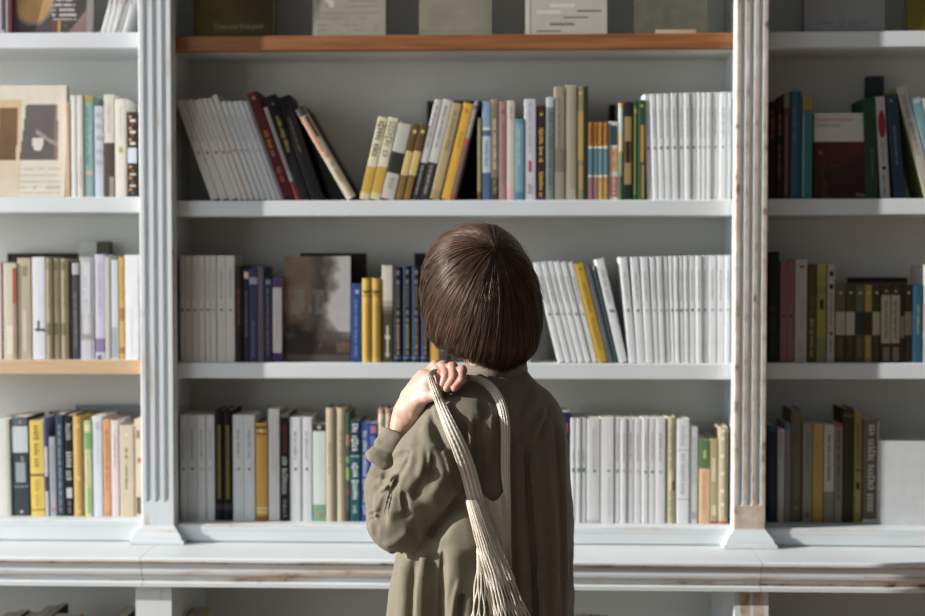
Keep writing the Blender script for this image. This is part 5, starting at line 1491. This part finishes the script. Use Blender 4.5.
# locks: fine strands following the same combing
def strands(n, seed, lift0, lift1, rad0, name):
    g = np.random.default_rng(seed)
    th = g.uniform(-PI, PI, n); S = 16
    s0 = np.where(g.random(n) < .35, g.uniform(.02, .5, n), .012)
    s1 = np.clip(g.normal(1.0, .022, n), .9, 1.035)
    base = np.linspace(0, 1, S)
    allp = np.empty((n, S, 3))
    lift = g.uniform(lift0, lift1, n); wav = g.normal(0, .0009, (n, 3)); ph = g.uniform(0, 6.28, n)
    cl = clump1(th); cl2 = clump2(th)
    # gather towards neighbours to form locks near the tips
    lock = np.round(th * 26) / 26
    for k in range(S):
        s = s0 + (s1 - s0) * base[k]
        tk = th + (lock - th) * .55 * ss(.25, 1., s) + .006 * np.sin(ph + s * 7)
        h = hem_dir(tk); om = np.arccos(np.clip(h @ D0, -1, 1))
        a = np.sin((1 - s) * om) / np.sin(om); b = np.sin(s * om) / np.sin(om)
        d = unit(a[:, None] * D0 + b[:, None] * h)
        R = hair_R(d)
        allp[:, k] = HO + d * (R + lift * (.4 + .6 * np.minimum(1, s * 4)) + cl * s + cl2 * s ** 1.5)[:, None] + wav * np.sin(ph + s * 9)[:, None]
    # tubes with three sides
    tan = np.gradient(allp, axis=1); tan = unit(tan)
    nrm = unit(allp - HO); bi = unit(np.cross(tan, nrm)); nrm = np.cross(bi, tan)
    taper = np.array([.55 + .45 * min(1, 5 * b) if b < .8 else 1 - (b - .8) * 3.6 for b in base])
    rr = rad0 * g.uniform(.7, 1.4, n)
    ring = []
    for q in range(3):
        an = 2 * PI * q / 3 + PI / 2
        ring.append(allp + (bi * math.cos(an) * 1.7 + nrm * math.sin(an)) * (rr[:, None] * taper[None])[..., None])
    V = np.stack(ring, 2).reshape(-1, 3)
    i = np.arange(n)[:, None, None] * S * 3; k = np.arange(S - 1)[None, :, None] * 3; q = np.arange(3)[None, None, :]
    a0 = i + k + q; a1 = i + k + (q + 1) % 3
    F = np.stack([a0, a0 + 3, a1 + 3, a1], -1).reshape(-1, 4)
    o = np_mesh(name, loc(V), F[:, ::-1], M['hair'], hair)
    tone = np.repeat(g.uniform(0, 1, n), S * 3).astype(np.float32)
    a = o.data.attributes.new('tone', 'FLOAT', 'POINT'); a.data.foreach_set('value', tone)
    tag(o, kind='stuff')
    return o
strands(6500, 21, -.0024, .0016, .00040, 'hair_strands')
strands(160, 5, .0015, .0060, .00016, 'flyaway_strands')

# --- spectacles, only a glint of the left hinge shows beside the hair
M['frame'] = mat_flat('dark_spectacle_frame', (30, 28, 30), .3, .1)
V, F = [], []
def tube(pts, r, seg=8, close=False):
    pts = np.asarray(pts, float); n = len(pts)
    tan = unit(np.gradient(pts, axis=0)); up = np.array([0, 0, 1.])
    V = []
    ref = None
    for i in range(n):
        t_ = tan[i]
        if ref is None:
            ref = np.cross(t_, up if abs(t_[2]) < .9 else np.array([1., 0, 0]))
        ref = ref - t_ * (ref @ t_); ref = ref / np.linalg.norm(ref)
        b = np.cross(t_, ref); ri = r[i] if hasattr(r, '__len__') else r
        for j in range(seg):
            an = 2 * PI * j / seg
            V.append(pts[i] + (ref * math.cos(an) + b * math.sin(an)) * ri)
    F = []
    for i in range(n - 1):
        for j in range(seg):
            F.append((i*seg + j, i*seg + (j+1) % seg, (i+1)*seg + (j+1) % seg, (i+1)*seg + j))
    return np.array(V), np.array(F)
def join(parts):
    V, F, b = [], [], 0
    for v, f in parts:
        V.append(v); F.append(f + b); b += len(v)
    return np.concatenate(V), np.concatenate(F)
gl = []
for s in (-1, 1):
    ring = [hp(.034 * s + .025 * math.cos(q), .102 - .10 * abs(.034 + .025 * math.cos(q) * s) ** 1.3, .002 + .021 * math.sin(q)) for q in np.linspace(0, 2 * PI, 25)]
    gl.append(tube(ring, .0017))
    gl.append(tube([hp(.060 * s, .092, .010), hp(.072 * s, .082, .012), hp(.076 * s, .04, .012), hp(.077 * s, -.01, .010), hp(.074 * s, -.03, -.01)], .0018))
gl.append(tube([hp(-.010, .101, .004), hp(0, .104, .008), hp(.010, .101, .004)], .0017))
V, F = join(gl)
np_mesh('spectacles', loc(V), F, M['frame'], person)
# ------------------------------------------------------------------ knitted net bag hanging from the hand
t = NT('cotton_cord')
n = t.noise(t.coord((420, 420, 420)), 1, 3)
n2 = t.noise(t.coord((30, 30, 30)), 1, 3)
wv_ = t.n('ShaderNodeTexWave', wave_type='BANDS', bands_direction='Z'); t.l(t.coord(), wv_.inputs[0]); wv_.inputs['Scale'].default_value = 130; wv_.inputs['Distortion'].default_value = 3
t.bump(t.math('ADD', n, t.math('MULTIPLY', wv_.outputs[1], .6)), .4, .0012)
M['cord'] = t.set(t.mix(t.math('MULTIPLY', n, .5), t.ramp(n2, [(.3, (.62, .56, .48)), (.7, (.72, .66, .58))]), (.42, .35, .27, 1)), .95, Specular_IOR_Level=.05)
bag = empty('net_bag', W(497, 560, -.60).tolist())
tag(bag, 'cream knitted string bag hanging down her back from the hand', 'bag')
BO = np.array(bag.location)
def skin_cloth(P): return np.minimum(jacket_base(P) - np.maximum(folds(P), 0) - .001, hand_field(P))
def onto(pxs, lift):
    p = np.asarray(pxs, float)
    q = march(skin_cloth, p[:, 0], np.minimum(p[:, 1], 690))
    # keep the photo position while pulling it off the cloth towards the viewer
    out = []
    for (a, b), h, l in zip(p, q, np.broadcast_to(lift, len(p))):
        out.append(W(a, b, h[1] - l))
    return np.array(out)
def smooth(P, k=2):
    for _ in range(k):
        P[1:-1] = .25 * P[:-2] + .5 * P[1:-1] + .25 * P[2:]
    return P
def band(C, wid, th, ribs=3, name='strap', parent=bag, nseg=44):
    """ribbed knitted band along centres C, facing the viewer's side of the back"""
    C = np.asarray(C); n = len(C)
    tan = unit(np.gradient(C, axis=0))
    view = unit(CAM - C)
    side = unit(np.cross(tan, view)); nor = np.cross(side, tan)
    V = []
    for i in range(n):
        w = wid[i] if hasattr(wid, '__len__') else wid; h_ = th[i] if hasattr(th, '__len__') else th
        for j in range(nseg):
            an = 2 * PI * j / nseg
            x = math.cos(an); z = math.sin(an)
            rib = .45 + .55 * abs(math.cos(ribs * PI / 2 * (x + (1 if ribs % 2 == 0 else 0))))
            knit = 1 + .10 * math.sin(i * 2.1 + (3 if x > 0 else 0))
            V.append(C[i] + side[i] * x * w + nor[i] * z * h_ * rib * knit * (1 if abs(x) < .9 else 1))
    F = []
    for i in range(n - 1):
        for j in range(nseg):
            F.append((i*nseg + j, i*nseg + (j+1) % nseg, (i+1)*nseg + (j+1) % nseg, (i+1)*nseg + j))
    return np.array(V) - BO, np.array(F)
# strap falling from the front of the fist
pa = spline([(429.5, 374.5, 0), (432.5, 384, 0), (438, 398, 0), (445, 415, 0), (453, 433, 0), (461, 451, 0), (468.5, 472, 0), (474.5, 495, 0), (482, 522, 0), (491, 550, 0), (503, 584, 0)], 100)[:, :2]
A = onto(pa, np.interp(pa[:, 1], [374, 400, 480, 584], [.008, .012, .013, .0095]))
A = smooth(A, 14)
yl = np.interp(pa[:, 1], [374.5, 545], [A[0, 1] - .002, np.interp(545, pa[:, 1], A[:, 1])])      # taut between hand and bag
A = smooth(np.array([W(a, b, min(c[1], y)) for (a, b), c, y in zip(pa, A, yl)]), 6)
wa = np.interp(pa[:, 1], [374, 404, 433, 455, 500, 522, 558, 584], [.0050, .0080, .0112, .0128, .0128, .0145, .0185, .021])
# over the fist and down the far side
pb = spline([(467, 377.5, 0), (478, 379, 0), (488, 384.5, 0), (496, 393.5, 0), (502, 406, 0), (505, 421, 0), (505.7, 440, 0), (505.3, 462, 0), (506, 482, 0), (508.5, 505, 0), (509.5, 535, 0), (510.5, 565, 0)], 90)[:, :2]
B = smooth(onto(pb, np.interp(pb[:, 1], [377, 395, 480, 520], [.008, .0105, .0095, .008])), 10)
wb = np.interp(pb[:, 1], [377, 385, 420, 480, 505, 540, 565], [.0050, .0072, .0078, .0072, .004, .0022, .0015])
grip = spline([A[0], W(435, 371.5, -.512), W(441, 371.8, -.503), W(452, 372.6, -.508), W(461, 375, -.520), B[0]], 24)
whole = smooth(np.concatenate([B[::-1], grip[::-1][1:-1], A]), 2)
ww_ = np.concatenate([wb[::-1], np.full(22, .0045), wa]); tt = np.concatenate([np.full(len(B), .0040), np.full(22, .0026), np.full(len(A), .0042)])
for _ in range(8): ww_[1:-1] = .25 * ww_[:-2] + .5 * ww_[1:-1] + .25 * ww_[2:]; tt[1:-1] = .25 * tt[:-2] + .5 * tt[1:-1] + .25 * tt[2:]
V, F = band(whole, ww_, tt, 4)
np_mesh('strap', V, F, M['cord'], bag)
# knitted mouth panel between the straps
UX = np.array([470, 476, 482, 488, 494, 500, 505, 509.]); UY = np.array([474, 484, 493, 499, 501.5, 498, 489, 477.])
ns, nt = 26, 34
P2 = []
for i in range(ns):
    s = i / (ns - 1); x0 = 470 + 40.5 * s; y0 = np.interp(x0, UX, UY); x1, y1 = 503 + 8 * s, 582
    for j in range(nt):
        q = j / (nt - 1); P2.append((x0 + (x1 - x0) * q, y0 + (y1 - y0) * q))
Q = onto(P2, .0062).reshape(ns, nt, 3)
for _ in range(3):
    Q[1:-1, 1:-1] = (Q[:-2, 1:-1] + Q[2:, 1:-1] + Q[1:-1, :-2] + Q[1:-1, 2:] + 2 * Q[1:-1, 1:-1]) / 6
for i in range(ns):
    Q[i, :, 1] += .0011 * math.sin(i * PI * .62)
F = np.array([(i*nt + j, i*nt + j + 1, (i+1)*nt + j + 1, (i+1)*nt + j) for i in range(ns - 1) for j in range(nt - 1)])
mp = np_mesh('mouth_panel', Q.reshape(-1, 3) - BO, F, M['cord'], bag)
so2 = mp.modifiers.new('thick', 'SOLIDIFY'); so2.thickness = .0022; so2.offset = 0
# the net itself: cords drawn together into a rope at the top, opening below
def fan(keys, N, lift, r, freq, seed, rope=None, npt=90):
    g = np.random.default_rng(seed)
    k = np.array(keys, float)
    py = np.linspace(k[0, 0], k[-1, 0], npt)
    L = np.interp(py, k[:, 0], k[:, 1]); R = np.interp(py, k[:, 0], k[:, 2])
    parts = []
    for i in range(N):
        ph = g.uniform(-.5, .5)
        u = (i + .5 + .62 * np.sin(freq * (py - py[0]) / 60 * PI + i * PI + ph) * np.minimum(1, (py - py[0]) / 40)) / N
        u = np.clip(u, .0, 1.0)
        x = L + (R - L) * u
        bul = np.sqrt(np.maximum(0, 1 - (2*u - 1) ** 2)) * np.minimum(.05, (R - L) * .0005)
        C = onto(np.stack([x, py], 1), lift + bul)
        if rope is not None:            # lie on the knitted rope while it lasts
            yr = np.interp(py, pa[:, 1], rope[:, 1]) - .0055
            k_ = ss(520, 600, py)
            C = np.array([W(a, b, min(c[1], y) * (1 - q) + c[1] * q) for a, b, c, y, q in zip(x, py, C, yr, k_)])
        C = smooth(C, 4)
        parts.append(tube(C, r * g.uniform(.85, 1.2), 6))
    V, F = join(parts)
    return V - BO, F
V, F = fan([(500, 466, 481), (517, 469.6, 488), (540, 476, 498.5), (558, 480, 506), (590, 488.5, 519), (616, 493, 530), (660, 488, 545), (720, 480, 548), (770, 492, 530), (800, 506, 514)], 19, .0145, .00155, 2.2, 5, A)
net = np_mesh('net', V, F, M['cord'], bag)
V2, F2 = fan([(548, 477, 483), (570, 477, 487), (590, 474, 493), (616, 470, 500), (660, 460, 505), (720, 456, 510), (770, 478, 508), (800, 500, 510)], 10, .007, .00135, 2.6, 8)
np_mesh('net', V2, F2, M['cord'], bag)
# ------------------------------------------------------------------ light, world, camera
sd = bpy.data.lights.new('sun', 'SUN')
sd.energy = 7.7; sd.angle = rad(.7); sd.color = (1.0, .965, .92)
so = bpy.data.objects.new('sun', sd); COL.objects.link(so)
az, el = rad(78.2), rad(18)
todir = Vector((-math.sin(az) * math.cos(el), -math.cos(az) * math.cos(el), math.sin(el)))
so.rotation_euler = todir.to_track_quat('Z', 'Y').to_euler()
so.location = (-3, -2, 3)

ad = bpy.data.lights.new('window_light', 'AREA'); ad.shape = 'RECTANGLE'; ad.size = 1.6; ad.size_y = 1.5; ad.energy = 18; ad.color = (.93, .97, 1.0)
ao = bpy.data.objects.new('window_light', ad); COL.objects.link(ao)
ao.location = (-1.95, -.95, 1.65)
ao.rotation_euler = (Vector((-1.95, -.95, 1.65)) - Vector((-.1, 0, 1.5))).to_track_quat('Z', 'Y').to_euler()

w = bpy.data.worlds.new('room_light'); bpy.context.scene.world = w; w.use_nodes = True
nt = w.node_tree; nt.nodes.clear()
out = nt.nodes.new('ShaderNodeOutputWorld'); bg = nt.nodes.new('ShaderNodeBackground'); nt.links.new(bg.outputs[0], out.inputs[0])
tc = nt.nodes.new('ShaderNodeTexCoord'); sx = nt.nodes.new('ShaderNodeSeparateXYZ'); nt.links.new(tc.outputs['Generated'], sx.inputs[0])
mr = nt.nodes.new('ShaderNodeMapRange'); mr.interpolation_type = 'SMOOTHSTEP'
mr.inputs[1].default_value = -.95; mr.inputs[2].default_value = .5; mr.inputs[3].default_value = 1.0; mr.inputs[4].default_value = .0
nt.links.new(sx.outputs[0], mr.inputs[0])
cr = nt.nodes.new('ShaderNodeMix'); cr.data_type = 'RGBA'; nt.links.new(mr.outputs[0], cr.inputs[0])
cr.inputs[6].default_value = (.085 * 1.0, .085 * .94, .085 * .88, 1); cr.inputs[7].default_value = (.34 * .95, .34, .34 * 1.06, 1)
nt.links.new(cr.outputs[2], bg.inputs[0]); bg.inputs[1].default_value = 1.0

cd = bpy.data.cameras.new('camera'); co = bpy.data.objects.new('camera', cd); COL.objects.link(co)
cd.sensor_width = 36; cd.lens = FPX * 36 / 925
co.location = CAM.tolist(); co.rotation_euler = (PI/2 - PITCH, 0, YAW)
cd.dof.use_dof = True; cd.dof.focus_distance = 2.08; cd.dof.aperture_fstop = 2.0
cd.clip_start = .05
sc = bpy.context.scene
sc.camera = co
sc.view_settings.view_transform = 'Standard'
sc.view_settings.look = 'None'
sc.view_settings.exposure = 0; sc.view_settings.gamma = 1
